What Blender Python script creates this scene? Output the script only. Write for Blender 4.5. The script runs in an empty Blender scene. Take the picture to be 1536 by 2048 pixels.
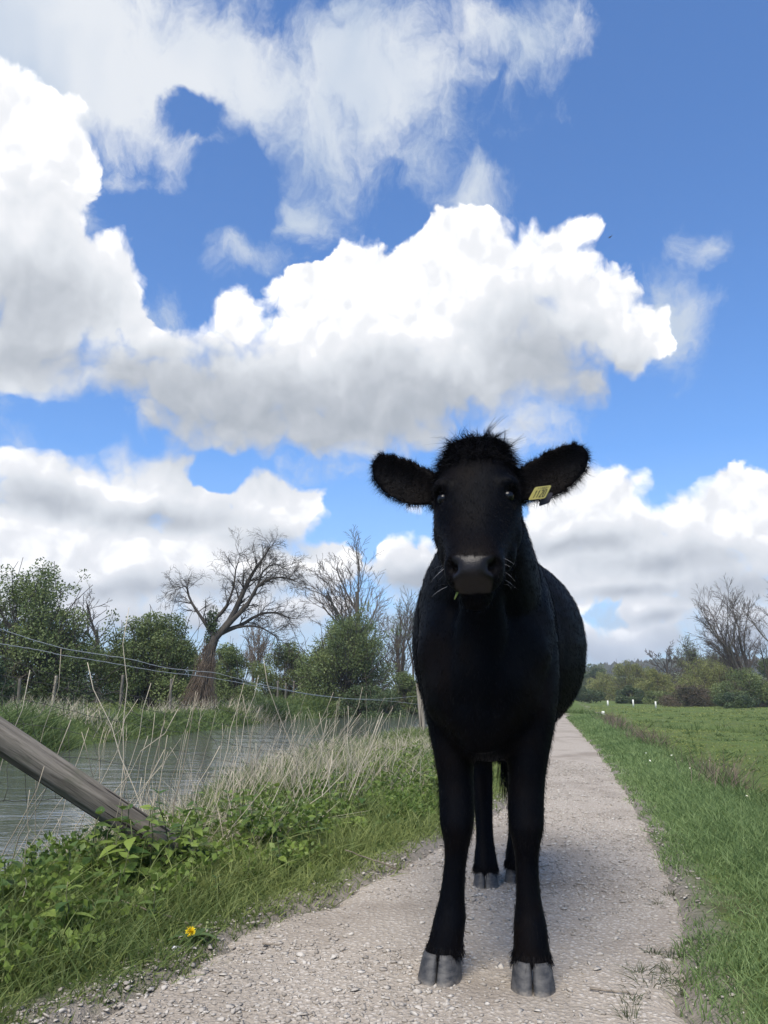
import bpy, bmesh, math, random
import numpy as np
from mathutils import Vector, Matrix, noise as mnoise
R = math.radians
S = bpy.context.scene
col = S.collection
# ------------------------------------------------------------------ camera
CAM_H = 0.75
PITCH = 13.2
FPX = 1539.0
cd = bpy.data.cameras.new('camera')
cd.sensor_fit = 'HORIZONTAL'; cd.sensor_width = 26.0; cd.lens = 26.0 * FPX / 1536.0
cd.clip_start = 0.05; cd.clip_end = 5000
cam = bpy.data.objects.new('camera', cd); col.objects.link(cam)
cam.location = (0, 0, CAM_H); cam.rotation_euler = (R(90 + PITCH), 0, 0)
S.camera = cam
cp, sp = math.cos(R(PITCH)), math.sin(R(PITCH))
def ray(px, py):
    u, v = (px - 768) / FPX, (1024 - py) / FPX
    return Vector((u, cp - v * sp, sp + v * cp))
def gnd(px, py, z=0.0):            # point of the level z that a pixel looks at
    d = ray(px, py); t = (z - CAM_H) / d.z
    return Vector((d.x * t, d.y * t, z))
def at(px, py, Y):                 # point at forward distance Y
    d = ray(px, py); t = Y / d.y
    return Vector((d.x * t, Y, CAM_H + d.z * t))
# ------------------------------------------------------------------ sun, sky, exposure
SUN_EL, SUN_AZ = 56.0, -160.0       # azimuth from +Y towards +X
sd = bpy.data.lights.new('sun', 'SUN'); sd.energy = 4.6; sd.angle = R(40); sd.color = (1.0, 0.93, 0.82)
sun = bpy.data.objects.new('sun', sd); col.objects.link(sun)
sv = Vector((math.sin(R(SUN_AZ)) * math.cos(R(SUN_EL)), math.cos(R(SUN_AZ)) * math.cos(R(SUN_EL)), math.sin(R(SUN_EL))))
sun.rotation_euler = sv.to_track_quat('Z', 'Y').to_euler()
sun.location = (0, 0, 30)
S.view_settings.view_transform = 'Standard'; S.view_settings.look = 'None'
S.view_settings.gamma = 1.0; S.view_settings.use_curve_mapping = False
EXPO = 0.42
S.view_settings.exposure = EXPO
S.render.engine = 'CYCLES'
S.cycles.use_denoising = True
S.cycles.max_bounces = 6; S.cycles.transparent_max_bounces = 8

class N:                            # a little algebra on node sockets
    nt = None
    def __init__(s, sock): s.s = sock
    @staticmethod
    def lift(x): return x
    @staticmethod
    def m(op, *a, clamp=False):
        n = N.nt.nodes.new('ShaderNodeMath'); n.operation = op; n.use_clamp = clamp
        for i, x in enumerate(a):
            if isinstance(x, N): N.nt.links.new(x.s, n.inputs[i])
            else: n.inputs[i].default_value = x
        return N(n.outputs[0])
    def __add__(s, o): return N.m('ADD', s, o)
    __radd__ = __add__
    def __sub__(s, o): return N.m('SUBTRACT', s, o)
    def __rsub__(s, o): return N.m('SUBTRACT', o, s)
    def __mul__(s, o): return N.m('MULTIPLY', s, o)
    __rmul__ = __mul__
    def __truediv__(s, o): return N.m('DIVIDE', s, o)
def vmath(op, a, b=None, scale=None):
    n = N.nt.nodes.new('ShaderNodeVectorMath'); n.operation = op
    for i, x in enumerate((a, b)):
        if x is None: continue
        if isinstance(x, N): N.nt.links.new(x.s, n.inputs[i])
        else: n.inputs[i].default_value = x
    if scale is not None:
        if isinstance(scale, N): N.nt.links.new(scale.s, n.inputs['Scale'])
        else: n.inputs['Scale'].default_value = scale
    return N(n.outputs['Value' if op in ('LENGTH', 'DOT_PRODUCT', 'DISTANCE') else 'Vector'])
def comb(x, y, z):
    n = N.nt.nodes.new('ShaderNodeCombineXYZ')
    for i, v in enumerate((x, y, z)):
        if isinstance(v, N): N.nt.links.new(v.s, n.inputs[i])
        else: n.inputs[i].default_value = v
    return N(n.outputs[0])
def sepx(v):
    n = N.nt.nodes.new('ShaderNodeSeparateXYZ'); N.nt.links.new(v.s, n.inputs[0])
    return [N(o) for o in n.outputs]
def noise(v, scale, detail=4, rough=0.5, dist=0.0, typ='FBM', color=False, lac=2.0):
    n = N.nt.nodes.new('ShaderNodeTexNoise'); n.noise_type = typ
    n.inputs['Scale'].default_value = scale; n.inputs['Detail'].default_value = detail
    n.inputs['Roughness'].default_value = rough; n.inputs['Distortion'].default_value = dist
    n.inputs['Lacunarity'].default_value = lac
    if v is not None: N.nt.links.new(v.s, n.inputs['Vector'])
    return N(n.outputs['Color' if color else 'Fac'])
def voro(v, scale, detail=0, rough=0.5, feature='F1', smooth=None):
    n = N.nt.nodes.new('ShaderNodeTexVoronoi'); n.feature = feature
    n.inputs['Scale'].default_value = scale
    n.inputs['Detail'].default_value = detail; n.inputs['Roughness'].default_value = rough
    if smooth is not None: n.inputs['Smoothness'].default_value = smooth
    if v is not None: N.nt.links.new(v.s, n.inputs['Vector'])
    return N(n.outputs['Distance'])
def sstep(x, a, b, lo=0.0, hi=1.0, typ='SMOOTHSTEP'):
    n = N.nt.nodes.new('ShaderNodeMapRange'); n.interpolation_type = typ
    N.nt.links.new(x.s, n.inputs['Value'])
    for k, val in (('From Min', a), ('From Max', b), ('To Min', lo), ('To Max', hi)):
        if isinstance(val, N): N.nt.links.new(val.s, n.inputs[k])
        else: n.inputs[k].default_value = val
    return N(n.outputs['Result'])
def mixc(f, a, b, typ='MIX'):
    n = N.nt.nodes.new('ShaderNodeMix'); n.data_type = 'RGBA'; n.blend_type = typ
    for k, v in ((0, f), (6, a), (7, b)):
        if isinstance(v, N): N.nt.links.new(v.s, n.inputs[k])
        elif k == 0: n.inputs[k].default_value = v
        else: n.inputs[k].default_value = (*v[:3], 1)
    return N(n.outputs[2])
def ramp(x, stops, interp='LINEAR'):
    n = N.nt.nodes.new('ShaderNodeValToRGB'); cr = n.color_ramp; cr.interpolation = interp
    while len(cr.elements) < len(stops): cr.elements.new(0.5)
    for e, (p, c) in zip(cr.elements, stops):
        e.position = p; e.color = (*c[:3], 1)
    N.nt.links.new(x.s, n.inputs[0])
    return N(n.outputs[0])


def build_world():
    w = bpy.data.worlds.new('World'); S.world = w; w.use_nodes = True
    nt = w.node_tree; nt.nodes.clear(); N.nt = nt
    out = nt.nodes.new('ShaderNodeOutputWorld')
    tc = nt.nodes.new('ShaderNodeTexCoord')
    P = N(tc.outputs['Generated'])
    P = vmath('NORMALIZE', P)
    sky = nt.nodes.new('ShaderNodeTexSky'); sky.sky_type = 'NISHITA'; sky.sun_disc = False
    sky.sun_elevation = R(SUN_EL); sky.sun_rotation = R(SUN_AZ)
    sky.altitude = 0; sky.air_density = 1.0; sky.dust_density = 0.3; sky.ozone_density = 3.0
    skyc = N(sky.outputs[0])
    # every cumulus is a cluster of blobs at an azimuth and elevation (radians); sizes are half axes
    def ae(px, py):
        d = ray(px, py).normalized()
        return math.atan2(d.x, d.y), math.asin(d.z)
    def blobset(rows):
        o = []
        for (px, py, rx, ry, *w_) in rows:
            a, e = ae(px, py); a2, _ = ae(px + rx, py); _, e2 = ae(px, py - ry)
            o.append((a, e, abs(a2 - a), abs(e2 - e), w_[0] if w_ else 1.0))
        return o
    CUM = blobset(CUMULUS); SHADES = blobset(SHADE); WISP = blobset(WISPS); HOLE = blobset(HOLES); WHOLE = blobset(WHOLES)
    x_, y_, z_ = sepx(P)
    az, el = N.m('ARCTAN2', x_, y_), N.m('ARCSINE', z_)
    AE = comb(az, el, 0.0)
    def field(v, blobs, k):
        tot = None
        for (a0, e0, ra, re, w_) in blobs:
            n = nt.nodes.new('ShaderNodeTexGradient'); n.gradient_type = 'SPHERICAL'
            tm = n.texture_mapping; tm.vector_type = 'POINT'
            sx, sy = 0.5 / ra, 0.5 / re
            tm.scale = (sx, sy, 1.0); tm.translation = (-a0 * sx, -e0 * sy, 0.0)
            nt.links.new(v.s, n.inputs[0])
            f = N(n.outputs['Fac'])
            if w_ != 1.0: f = f * w_
            tot = f if tot is None else N.m('SMOOTH_MAX', tot, f, k)
        return tot * 2.0 - 1.0
    def warp(v, scale, amt, detail, rough=0.55):
        nz = noise(v, scale, detail, rough, color=True)
        return vmath('MULTIPLY_ADD', nz, (amt, amt, 0)) if False else vmath('ADD', v, vmath('MULTIPLY', vmath('SUBTRACT', nz, (0.5, 0.5, 0.5)), (amt, amt, 0)))
    # outside the part of the sky that is laid out, the same kind of clouds go on from noise
    m1 = sstep(N.m('ABSOLUTE', az), 0.50, 0.62)
    m2 = sstep(el, 0.83, 0.95)
    outs = N.m('MAXIMUM', m1, m2)
    restn = noise(vmath('MULTIPLY', P, (1, 1, 1.9)), 2.3, 3, 0.5)
    restf = (sstep(restn, 0.42, 0.72, -1.0, 0.9, 'LINEAR') + 1.2) * outs - 1.2
    # ---- cumulus
    v1 = warp(AE, 9.0, 0.05, 2)
    v1 = warp(v1, 42.0, 0.016, 3, 0.6)
    f1 = N.m('MAXIMUM', field(v1, CUM, 0.10), restf)
    def bill(v): return 0.5 - voro(v, 20.0, 2.0, 0.55)
    b0 = bill(v1)
    b1 = bill(vmath('ADD', v1, (-0.010, 0.016, 0.0)))
    D = f1 + b0 * 0.46 + 0.30 + (noise(v1, 34.0, 4, 0.62) - 0.5) * 0.40
    hole = field(warp(AE, 14.0, 0.05, 3), HOLE, 0.1)
    D = D - sstep(hole, -0.3, 0.6) * 0.9
    soft = noise(AE, 6.0, 1, 0.5)
    thick = sstep(D, 0.0, 0.5)
    fl = noise(v1, 13.0, 4, 0.55)
    shade = sstep(field(warp(AE, 9.0, 0.06, 3), SHADES, 0.12), -0.75, 0.65)
    shade = N.m('MAXIMUM', shade, outs * 0.45)
    lum = 0.86 - shade * 0.60 + (b0 - b1) * 0.16 + (fl - 0.5) * 0.34 + (1.0 - thick) * 0.03
    edge = sstep(soft, 0.40, 0.62, 0.13, 0.40) + shade * 0.40
    alpha = sstep(D, 0.0, edge)
    cc = ramp(lum, CLOUD_RAMP)
    # ---- thin ragged cloud
    v2 = warp(AE, 5.0, 0.10, 2); v2 = warp(v2, 18.0, 0.05, 4, 0.6)
    f2 = N.m('MAXIMUM', field(v2, WISP, 0.12), restf - 0.25)
    n2 = noise(v2, 9.0, 7, 0.64)
    d2 = f2 * 1.0 + (n2 - 0.5) * 3.4 + 0.0
    d2 = d2 - sstep(field(v2, WHOLE, 0.1), -0.4, 0.5) * 1.1
    al2 = sstep(d2, -0.25, 0.95) * 0.97
    wc = mixc(sstep(noise(v2, 3.5, 3, 0.5), 0.38, 0.62), WISP_A, WISP_B)
    strength = SKY_STRENGTH
    # blue sky: the Nishita sky, scaled like everything else by the background strength
    blue = mixc(1.0, skyc, SKY_TINT, 'MULTIPLY')
    haze = sstep(el, 0.0, 0.30, 0.55, 0.0, 'LINEAR')
    c1 = mixc(haze, blue, HAZE_C)
    c2 = mixc(al2, c1, wc)
    c3 = mixc(alpha, c2, cc)
    low = sstep(el, -0.02, 0.09, 0.45, 0.0, 'LINEAR')
    c4 = mixc(low, c3, HAZE_C)
    bg = nt.nodes.new('ShaderNodeBackground'); bg.inputs['Strength'].default_value = strength
    nt.links.new(c4.s, bg.inputs['Color'])
    nt.links.new(bg.outputs[0], out.inputs['Surface'])
    w.cycles.sampling_method = 'MANUAL'; w.cycles.sample_map_resolution = 512
SKY_STRENGTH = 0.12
K = 1.0 / SKY_STRENGTH / 2 ** EXPO
def kc(r, g, b): # a displayed sRGB value (0-255) as scene colour at the background strength
    f = lambda c: ((c / 255 + 0.055) / 1.055) ** 2.4 if c > 10 else c / 255 / 12.92
    return (f(r) * K, f(g) * K, f(b) * K)
SKY_TINT = tuple(c / 2 ** EXPO for c in (0.86, 1.30, 1.76))
HAZE_C = kc(196, 218, 240)
CLOUD_RAMP = [(0.0, kc(158, 166, 176)), (0.32, kc(196, 201, 208)), (0.6, kc(229, 233, 238)), (0.80, kc(249, 250, 253)), (1.0, tuple(1.55 * c for c in kc(255, 253, 250)))]
WISP_A, WISP_B = kc(200, 213, 230), kc(236, 240, 245)
CUMULUS = [
 # the big cloud
 (760,640,260,150),(920,520,130,95),(640,600,110,110),(1100,540,130,90),(1140,475,60,50),(480,640,55,65),(1180,620,110,100),(1262,690,70,65),(1300,650,55,55),(1325,690,40,45),
 (1010,620,150,100),(560,760,260,120),(480,830,230,80),(700,840,240,80),(800,760,260,130),(1020,720,210,130),(1160,760,90,90,.8),(380,780,180,80,.95),(330,700,130,60,.8),(1040,840,110,60,.7),
 # the left bank
 (60,420,130,190),(90,560,160,140),(170,600,110,120),(40,700,200,110),(230,560,45,60),(120,300,60,80,.8),(250,745,130,70,.9),(270,650,50,60,.8),(30,240,130,120),
 # lower banks
 (110,980,170,95),(330,985,170,100),(540,1030,105,85),(430,1060,150,60),(230,1020,170,80),(100,1050,200,60),(30,920,60,60,.8),(620,1000,40,40,.7),(200,1080,260,70),(60,1085,110,70),(480,1150,240,80),(300,1150,220,75),(640,1120,90,50),(120,1180,220,70),
 (830,1140,110,65),(830,1010,60,40,.6),(1180,1010,120,80),(1120,1080,120,60),(1240,1080,110,60),(1480,1000,100,80),(1400,1060,130,75),(1330,1130,220,75),(1180,1150,140,60),(1530,1080,110,80),
 (1260,1170,180,45),(1320,1220,90,34),(1460,1190,130,55),(1200,1290,140,45),(1290,1275,80,36),(1500,1260,90,50),(600,1230,150,60,.8),(420,1240,150,60,.8),(250,1230,200,60,.8),(50,1150,120,50,.8)]
WISPS = [(130,90,380,230,1.25),(40,250,220,180,1.2),(330,110,270,150,1.2),(560,170,180,140,1.05),(700,330,120,130,.85),(640,230,220,150,.95),(120,820,160,60,.5),(60,900,80,60,.6),(1330,640,95,90,.9),(1100,840,140,80,.75),(700,930,200,60,.6),(300,1200,500,90,.75),(1300,1240,400,90,.75),(830,1250,300,80,.75),(480,110,300,170),(760,170,260,190),(1000,70,190,110,.95),(640,290,150,130,.8),(790,310,90,110,.75),(250,250,150,95,.85),(330,300,90,50,.7),(950,160,140,80,.8),
 (500,500,110,50,.85),(960,370,70,75,.8),(1400,500,60,45,.8),(1010,270,60,36,.72),(610,410,80,70,.85),(330,640,70,80,.85),(240,430,40,60,.7),(1010,880,130,70,.7),(1210,925,60,25,.5),(1060,570,1,1,.1)]
WHOLES = [(400,235,70,50),(480,350,80,70),(310,420,120,50)]
HOLES = [(430,945,60,50),(60,850,150,45),(560,470,120,60)]
SHADE = [(520,840,330,110),(800,830,270,100),(1060,720,120,120,.9),(1160,770,120,100),(320,790,170,80),(1000,870,160,70),(80,600,170,120,.8),(70,720,200,80,.8),(250,740,110,60,.8),(60,400,120,90,.45),(420,760,120,60,.8),
 (90,1000,150,35,.8),(330,1035,160,35,.8),(540,1085,110,35,.7),(1150,1090,150,30,.75),(1330,1130,220,40,.75),(1480,1180,160,50,.75),(1260,1190,160,18,.7),(300,1180,300,30,.7),(1320,1235,90,16,.7),(500,1180,200,25,.7),(1180,1320,120,40),(1450,1290,160,40),(300,1290,400,60),(830,1170,100,40)]
build_world()

# ------------------------------------------------------------------ materials
def newmat(name, rough=0.8, spec=0.3):
    m = bpy.data.materials.new(name); m.use_nodes = True
    nt = m.node_tree; N.nt = nt
    b = nt.nodes['Principled BSDF']
    b.inputs['Roughness'].default_value = rough
    b.inputs['Specular IOR Level'].default_value = spec
    return m, b
def setc(b, c, inp='Base Color'):
    if isinstance(c, N): N.nt.links.new(c.s, b.inputs[inp])
    elif isinstance(c, (int, float)): b.inputs[inp].default_value = c
    else: b.inputs[inp].default_value = (*c[:3], 1)
def objco():
    n = N.nt.nodes.new('ShaderNodeTexCoord'); return N(n.outputs['Object'])
def worldpos():
    n = N.nt.nodes.new('ShaderNodeNewGeometry'); return N(n.outputs['Position'])
def attr(name, out='Fac'):
    n = N.nt.nodes.new('ShaderNodeAttribute'); n.attribute_name = name; return N(n.outputs[out])
def bump(b, h, strength=0.5, dist=0.01):
    n = N.nt.nodes.new('ShaderNodeBump'); n.inputs['Strength'].default_value = strength; n.inputs['Distance'].default_value = dist
    N.nt.links.new(h.s, n.inputs['Height']); N.nt.links.new(n.outputs[0], b.inputs['Normal'])
def simple(name, c1, c2, scale=8.0, rough=0.8, spec=0.3, detail=4, bmp=0.0, stretch=None):
    m, b = newmat(name, rough, spec)
    v = objco()
    if stretch: v = vmath('MULTIPLY', v, stretch)
    nz = noise(v, scale, detail, 0.6)
    setc(b, mixc(sstep(nz, 0.3, 0.7, typ='LINEAR'), c1, c2))
    if bmp: bump(b, nz, bmp, 0.01)
    return m
def leafmat(name, ca, cb, rough=0.6, trans=0.3, spec=0.3):
    """thin leaf or blade: colour varies by a per-vertex random attribute 'rnd'"""
    m, b = newmat(name, rough, spec)
    r = attr('rnd')
    c = mixc(r, ca, cb); setc(b, c)
    t = N.nt.nodes.new('ShaderNodeBsdfTranslucent')
    N.nt.links.new(c.s, t.inputs['Color'])
    mx = N.nt.nodes.new('ShaderNodeMixShader'); mx.inputs[0].default_value = trans
    N.nt.links.new(b.outputs[0], mx.inputs[1]); N.nt.links.new(t.outputs[0], mx.inputs[2])
    o = N.nt.nodes['Material Output']; N.nt.links.new(mx.outputs[0], o.inputs['Surface'])
    return m
# ------------------------------------------------------------------ objects
def mesh(name, V, F, mat=None, smooth=False, rnd=None):
    """V (n,3); F a list of polygons or an (m,k) array"""
    me = bpy.data.meshes.new(name)
    V = np.asarray(V, dtype=np.float32).reshape(-1, 3)
    if isinstance(F, np.ndarray) and F.ndim == 2:
        k = F.shape[1]; m = F.shape[0]
        me.vertices.add(len(V)); me.vertices.foreach_set('co', V.ravel())
        me.loops.add(m * k); me.loops.foreach_set('vertex_index', F.astype(np.int32).ravel())
        me.polygons.add(m); me.polygons.foreach_set('loop_start', (np.arange(m) * k).astype(np.int32))
        me.update(calc_edges=True)
    else:
        me.from_pydata([tuple(map(float, v)) for v in V], [], [tuple(map(int, f)) for f in F]); me.update()
    if smooth: me.polygons.foreach_set('use_smooth', np.ones(len(me.polygons), dtype=bool))
    if rnd is not None:
        a = me.attributes.new('rnd', 'FLOAT', 'POINT'); a.data.foreach_set('value', np.asarray(rnd, dtype=np.float32))
    if mat: me.materials.append(mat)
    return me
def obj(name, me, parent=None, loc=None, rot=None, scale=None):
    o = bpy.data.objects.new(name, me); col.objects.link(o)
    if parent is not None: o.parent = parent
    if loc is not None: o.location = loc
    if rot is not None: o.rotation_euler = rot
    if scale is not None: o.scale = scale
    return o
def tag(o, label=None, cat=None, group=None, kind=None):
    if label: o['label'] = label
    if cat: o['category'] = cat
    if group: o['group'] = group
    if kind: o['kind'] = kind
    return o
def thing(name, label, cat, loc=(0, 0, 0), rz=0.0, group=None):
    o = obj(name, None, None, loc, (0, 0, rz)); o.empty_display_size = 0.1
    return tag(o, label, cat, group)
class MB:
    """gathers polygons for one mesh"""
    def __init__(s): s.V = []; s.F = []; s.n = 0; s.r = []
    def add(s, V, F, r=0.5):
        V = np.asarray(V, float).reshape(-1, 3)
        s.V.append(V); s.F += [tuple(i + s.n for i in f) for f in F]; s.n += len(V)
        s.r.append(np.full(len(V), r))
    def build(s, name, mat, parent=None, smooth=True, **k):
        me = mesh(name, np.concatenate(s.V), s.F, mat, smooth, np.concatenate(s.r))
        return obj(name, me, parent, **k)
def tube(pts, rad, k=8, cap=True):
    """tapered tube through points: vertices and faces"""
    P = np.asarray(pts, float); n = len(P); rad = np.broadcast_to(np.asarray(rad, float), (n,))
    T = np.gradient(P, axis=0); T /= np.linalg.norm(T, axis=1)[:, None] + 1e-9
    up = np.array([0, 0, 1.0]) if abs(T[0][2]) < 0.9 else np.array([1.0, 0, 0])
    V = []; u = np.cross(T[0], up); u /= np.linalg.norm(u)
    ang = np.arange(k) * 2 * math.pi / k
    for i in range(n):
        u = u - T[i] * u.dot(T[i]); u /= np.linalg.norm(u) + 1e-9
        w = np.cross(T[i], u)
        V.append(P[i] + rad[i] * (np.cos(ang)[:, None] * u + np.sin(ang)[:, None] * w))
    V = np.concatenate(V); F = []
    for i in range(n - 1):
        for j in range(k):
            a, b = i * k + j, i * k + (j + 1) % k
            F.append((a, b, b + k, a + k))
    if cap: F.append(tuple(range(k - 1, -1, -1))); F.append(tuple(range((n - 1) * k, n * k)))
    return V, F
def ribbons(base, tip_dir, length, width, bend, side=None, segs=3, rng=None, gravity=1.0, end=0.12):
    """many tapered blades at once: returns V, F (quads), and the blade index of each vertex"""
    n = len(base); L = np.asarray(length)[:, None]; Wd = np.asarray(width)[:, None]
    D = tip_dir / (np.linalg.norm(tip_dir, axis=1)[:, None] + 1e-9)
    if side is None:
        a = rng.uniform(0, 2 * math.pi, n); side = np.stack([np.cos(a), np.sin(a), np.zeros(n)], 1)
    sd_ = side - D * (side * D).sum(1)[:, None]; sd_ /= np.linalg.norm(sd_, axis=1)[:, None] + 1e-9
    rows = []
    for i in range(segs + 1):
        t = i / segs
        c = base + D * L * t + bend * L * (t * t)
        w = Wd * (1 - t * (1 - end)) * (1.0 if i else 0.75) * 0.5
        rows.append(np.stack([c - sd_ * w, c + sd_ * w], 1))
    V = np.stack(rows, 1).reshape(n, (segs + 1) * 2, 3)
    f = np.array([[2 * i, 2 * i + 1, 2 * i + 3, 2 * i + 2] for i in range(segs)])
    F = (np.arange(n)[:, None, None] * ((segs + 1) * 2) + f[None]).reshape(-1, 4)
    return V.reshape(-1, 3), F, np.repeat(np.arange(n), (segs + 1) * 2)

# ------------------------------------------------------------------ ground, path, river, hill
def vnoise(x, y, seed=0):
    xi = np.floor(x).astype(np.int64); yi = np.floor(y).astype(np.int64); fx = x - xi; fy = y - yi
    def h(a, b):
        n_ = (a * 374761393 + b * 668265263 + seed * 982451653) & 0x7fffffff
        n_ = ((n_ ^ (n_ >> 13)) * 1274126177) & 0x7fffffff
        return ((n_ ^ (n_ >> 16)) & 0xffff) / 65535.0
    u = fx * fx * (3 - 2 * fx); v = fy * fy * (3 - 2 * fy)
    return (h(xi, yi) * (1 - u) + h(xi + 1, yi) * u) * (1 - v) + (h(xi, yi + 1) * (1 - u) + h(xi + 1, yi + 1) * u) * v
def fbm(x, y, o=4, seed=0):
    x = np.asarray(x, float); y = np.asarray(y, float); s = 0; a = .5
    for i in range(o): s = s + a * vnoise(x, y, seed + i); x = x * 2.03 + 7.1; y = y * 2.03 + 3.7; a *= .5
    return s / (1 - .5 ** o)
def stp(x, a, b): q = np.clip((x - a) / (b - a), 0, 1); return q * q * (3 - 2 * q)
def curve(pts): p = np.array(pts, float); return lambda y: np.interp(y, p[:, 0], p[:, 1])
PATH_L = curve([(-4, -1.25), (1.4, -.92), (2.03, -.76), (2.31, -.58), (2.64, -.51), (3.11, -.22), (3.42, -.06), (4.17, .28), (5.25, .70), (8, 1.45), (13, 2.45), (19, 3.55), (24.5, 4.6), (40, 8.0), (90, 19.5)])
PATH_R = curve([(-4, -.1), (1.4, .62), (2.01, .76), (2.33, .855), (2.8, 1.03), (3.5, 1.23), (4.77, 1.55), (8.03, 2.30), (13, 3.34), (18.9, 4.53), (24.5, 5.65), (40, 9.0), (90, 20.6)])
DITCH = curve([(-4, 1.7), (2, 1.95), (5.4, 2.53), (8.1, 3.15), (12.2, 3.98), (18.6, 5.35), (30, 8.0), (50, 12.5), (90, 22)])
R_NEAR = curve([(-10, -3.6), (0, -2.35), (3, -1.95), (5, -1.80), (7.3, -1.75), (10.5, -1.35), (13, -.30), (15, .45), (17, .95), (21.3, 2.1), (30, 4.5), (40, 6.9), (60, 11.5), (100, 20)])
R_FAR = curve([(-10, -8), (5, -6.8), (12.6, -6.2), (17, -6.0), (22, -5.2), (28, -4.3), (34, -2.7), (40, .4), (46, 3.6), (60, 8.3), (100, 17.5)])
WATER_Z = -.31
def gz(x, y):
    x = np.asarray(x, float); y = np.asarray(y, float)
    wob = (fbm(x * .9, y * .9, 3, 11) - .5) * .4
    dn = x - R_NEAR(y) + wob; df = R_FAR(y) - x + wob
    z = -.75 + .78 * stp(dn, -.7, .75)
    zf = -.75 + .86 * stp(df, -.6, .7)
    z = np.where(x < (R_NEAR(y) + R_FAR(y)) / 2, zf, z)
    amp = .03 * stp(np.minimum(np.abs(x - PATH_L(y)), np.abs(x - PATH_R(y))), 0, 1.0)
    z = z + (fbm(x * 1.3, y * 1.3, 3, 3) - .5) * 2 * amp
    inp = stp(x, PATH_L(y) - .02, PATH_L(y) + .12) * (1 - stp(x, PATH_R(y) - .12, PATH_R(y) + .02))
    z = np.where((x > PATH_L(y) - .3) & (x < PATH_R(y) + .3), np.maximum(z, -.02) * (1 - inp) - .03 * inp, z)
    dr = x - DITCH(y) + (fbm(x * 1.5, y * 1.5, 3, 21) - .5) * .5
    drop = stp(dr, -.15, .45)
    z = z - .30 * drop - .10 * np.exp(-((dr - .35) / .22) ** 2)
    z = z + drop * (fbm(x * .55, y * .55, 4, 31) - .5) * .16
    # shallow ditch that crosses the meadow
    c = (y - (30 - (x - 7.5) * 2.6 + 2.5 * np.sin(x * .55)))
    m_ = stp(x, 6.4, 8.2) * (1 - stp(x, 13.5, 16))
    z = z - m_ * .32 * np.exp(-(c / 1.3) ** 2)
    far = stp(np.hypot(x, y), 120, 500)
    return z * (1 - far) - .2 * far
def gz1(x, y): return float(gz(np.array([x]), np.array([y]))[0])
# one ground sheet: fine near the camera, coarse to the horizon
def axis(a, b, fine, grow, c0, half):
    pos = [c0]; st = fine
    up = [c0]
    while up[-1] < b:
        if abs(up[-1] - c0) > half: st *= grow
        up.append(up[-1] + st)
    st = fine; dn = [c0]
    while dn[-1] > a:
        if abs(dn[-1] - c0) > half: st *= grow
        dn.append(dn[-1] - st)
    return np.array(dn[:0:-1] + up)
def grid_mesh(name, xs, ys, zf, mat, attrs=None):
    X, Y = np.meshgrid(xs, ys); Z = zf(X, Y)
    V = np.stack([X, Y, Z], -1).reshape(-1, 3); nx, ny = len(xs), len(ys)
    i = np.arange(nx * ny).reshape(ny, nx)
    F = np.stack([i[:-1, :-1], i[:-1, 1:], i[1:, 1:], i[1:, :-1]], -1).reshape(-1, 4)
    me = mesh(name, V, F, mat, True)
    for k, fn in (attrs or {}).items():
        a = me.attributes.new(k, 'FLOAT', 'POINT'); a.data.foreach_set('value', fn(X, Y).ravel().astype(np.float32))
    return me
def ground_material():
    m, b = newmat('meadow_soil', .95, .1)
    p = worldpos(); big = noise(p, .35, 5, .6); mid = noise(p, 2.2, 5, .65); fin = noise(p, 22, 5, .7)
    g = mixc(sstep(mid, .35, .65), (.075, .118, .028), (.130, .175, .046))
    g = mixc(sstep(big, .45, .7), g, (.115, .140, .045))
    g = mixc(sstep(noise(p, 1.1, 6, .7), .56, .68), g, (.085, .085, .040))
    g = mixc(sstep(fin, .2, .8, .0, .55), g, (.035, .058, .018))
    d = mixc(fin, (.15, .130, .107), (.29, .258, .218))
    dm = N.m('ADD', attr('dirt'), (fin - .5) * .9, clamp=True)
    setc(b, mixc(dm, g, d)); bump(b, fin, .8, .05)
    return m
def dirtf(x, y):
    dl = PATH_L(y) - x; dr = x - PATH_R(y)
    d1 = np.where((x > PATH_L(y)) & (x < PATH_R(y)), 1.0, 0)
    nz = (fbm(x * 3, y * 3, 4, 5) - .5) * .3
    e = np.maximum(1 - stp(np.abs(dl) + nz, .0, .14), 1 - stp(np.abs(dr) + nz, .0, .16))
    dd = x - DITCH(y); di = np.exp(-((dd - .25) / .25) ** 2) * .8 * (fbm(x * 1.2, y * 1.2, 3, 9) > .45)
    return np.clip(np.maximum(np.maximum(d1, e), di), 0, 1)
xs = axis(-850, 850, .09, 1.05, .5, 5.0); ys = axis(-60, 1200, .09, 1.035, 4.0, 5.0)
ground = obj('ground', grid_mesh('ground', xs, ys, gz, ground_material(), {'dirt': dirtf})); tag(ground, kind='structure')

def path_material():
    m, b = newmat('gravel', .92, .15)
    p = worldpos()
    big = noise(p, 1.3, 5, .6); fin = noise(p, 55, 4, .7); d1 = voro(p, 62, 0); d2 = voro(p, 140, 0)
    base = mixc(fin, (.235, .202, .165), (.370, .325, .272))
    st = mixc(noise(p, 90, 2, .5), (.36, .325, .28), (.60, .555, .50))
    c = mixc(sstep(d1, .22, .42, .75, 0), base, st)
    c = mixc(sstep(d2, .15, .35, .35, 0), c, (.52, .48, .43))
    c = mixc(sstep(big, .46, .66, 0, .75), c, (.200, .168, .135))
    trk = noise(vmath('MULTIPLY', p, (2.6, .35, 1)), 1.0, 4, .6)
    c = mixc(sstep(trk, .50, .64, 0, .55), c, (.255, .222, .182))
    setc(b, c)
    bump(b, (1.0 - d1) * .6 + (1.0 - d2) * .3 + fin * .3, .8, .012)
    return m
ty = np.concatenate([np.arange(-3, 7, .05), np.geomspace(7, 90, 160)])
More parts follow.
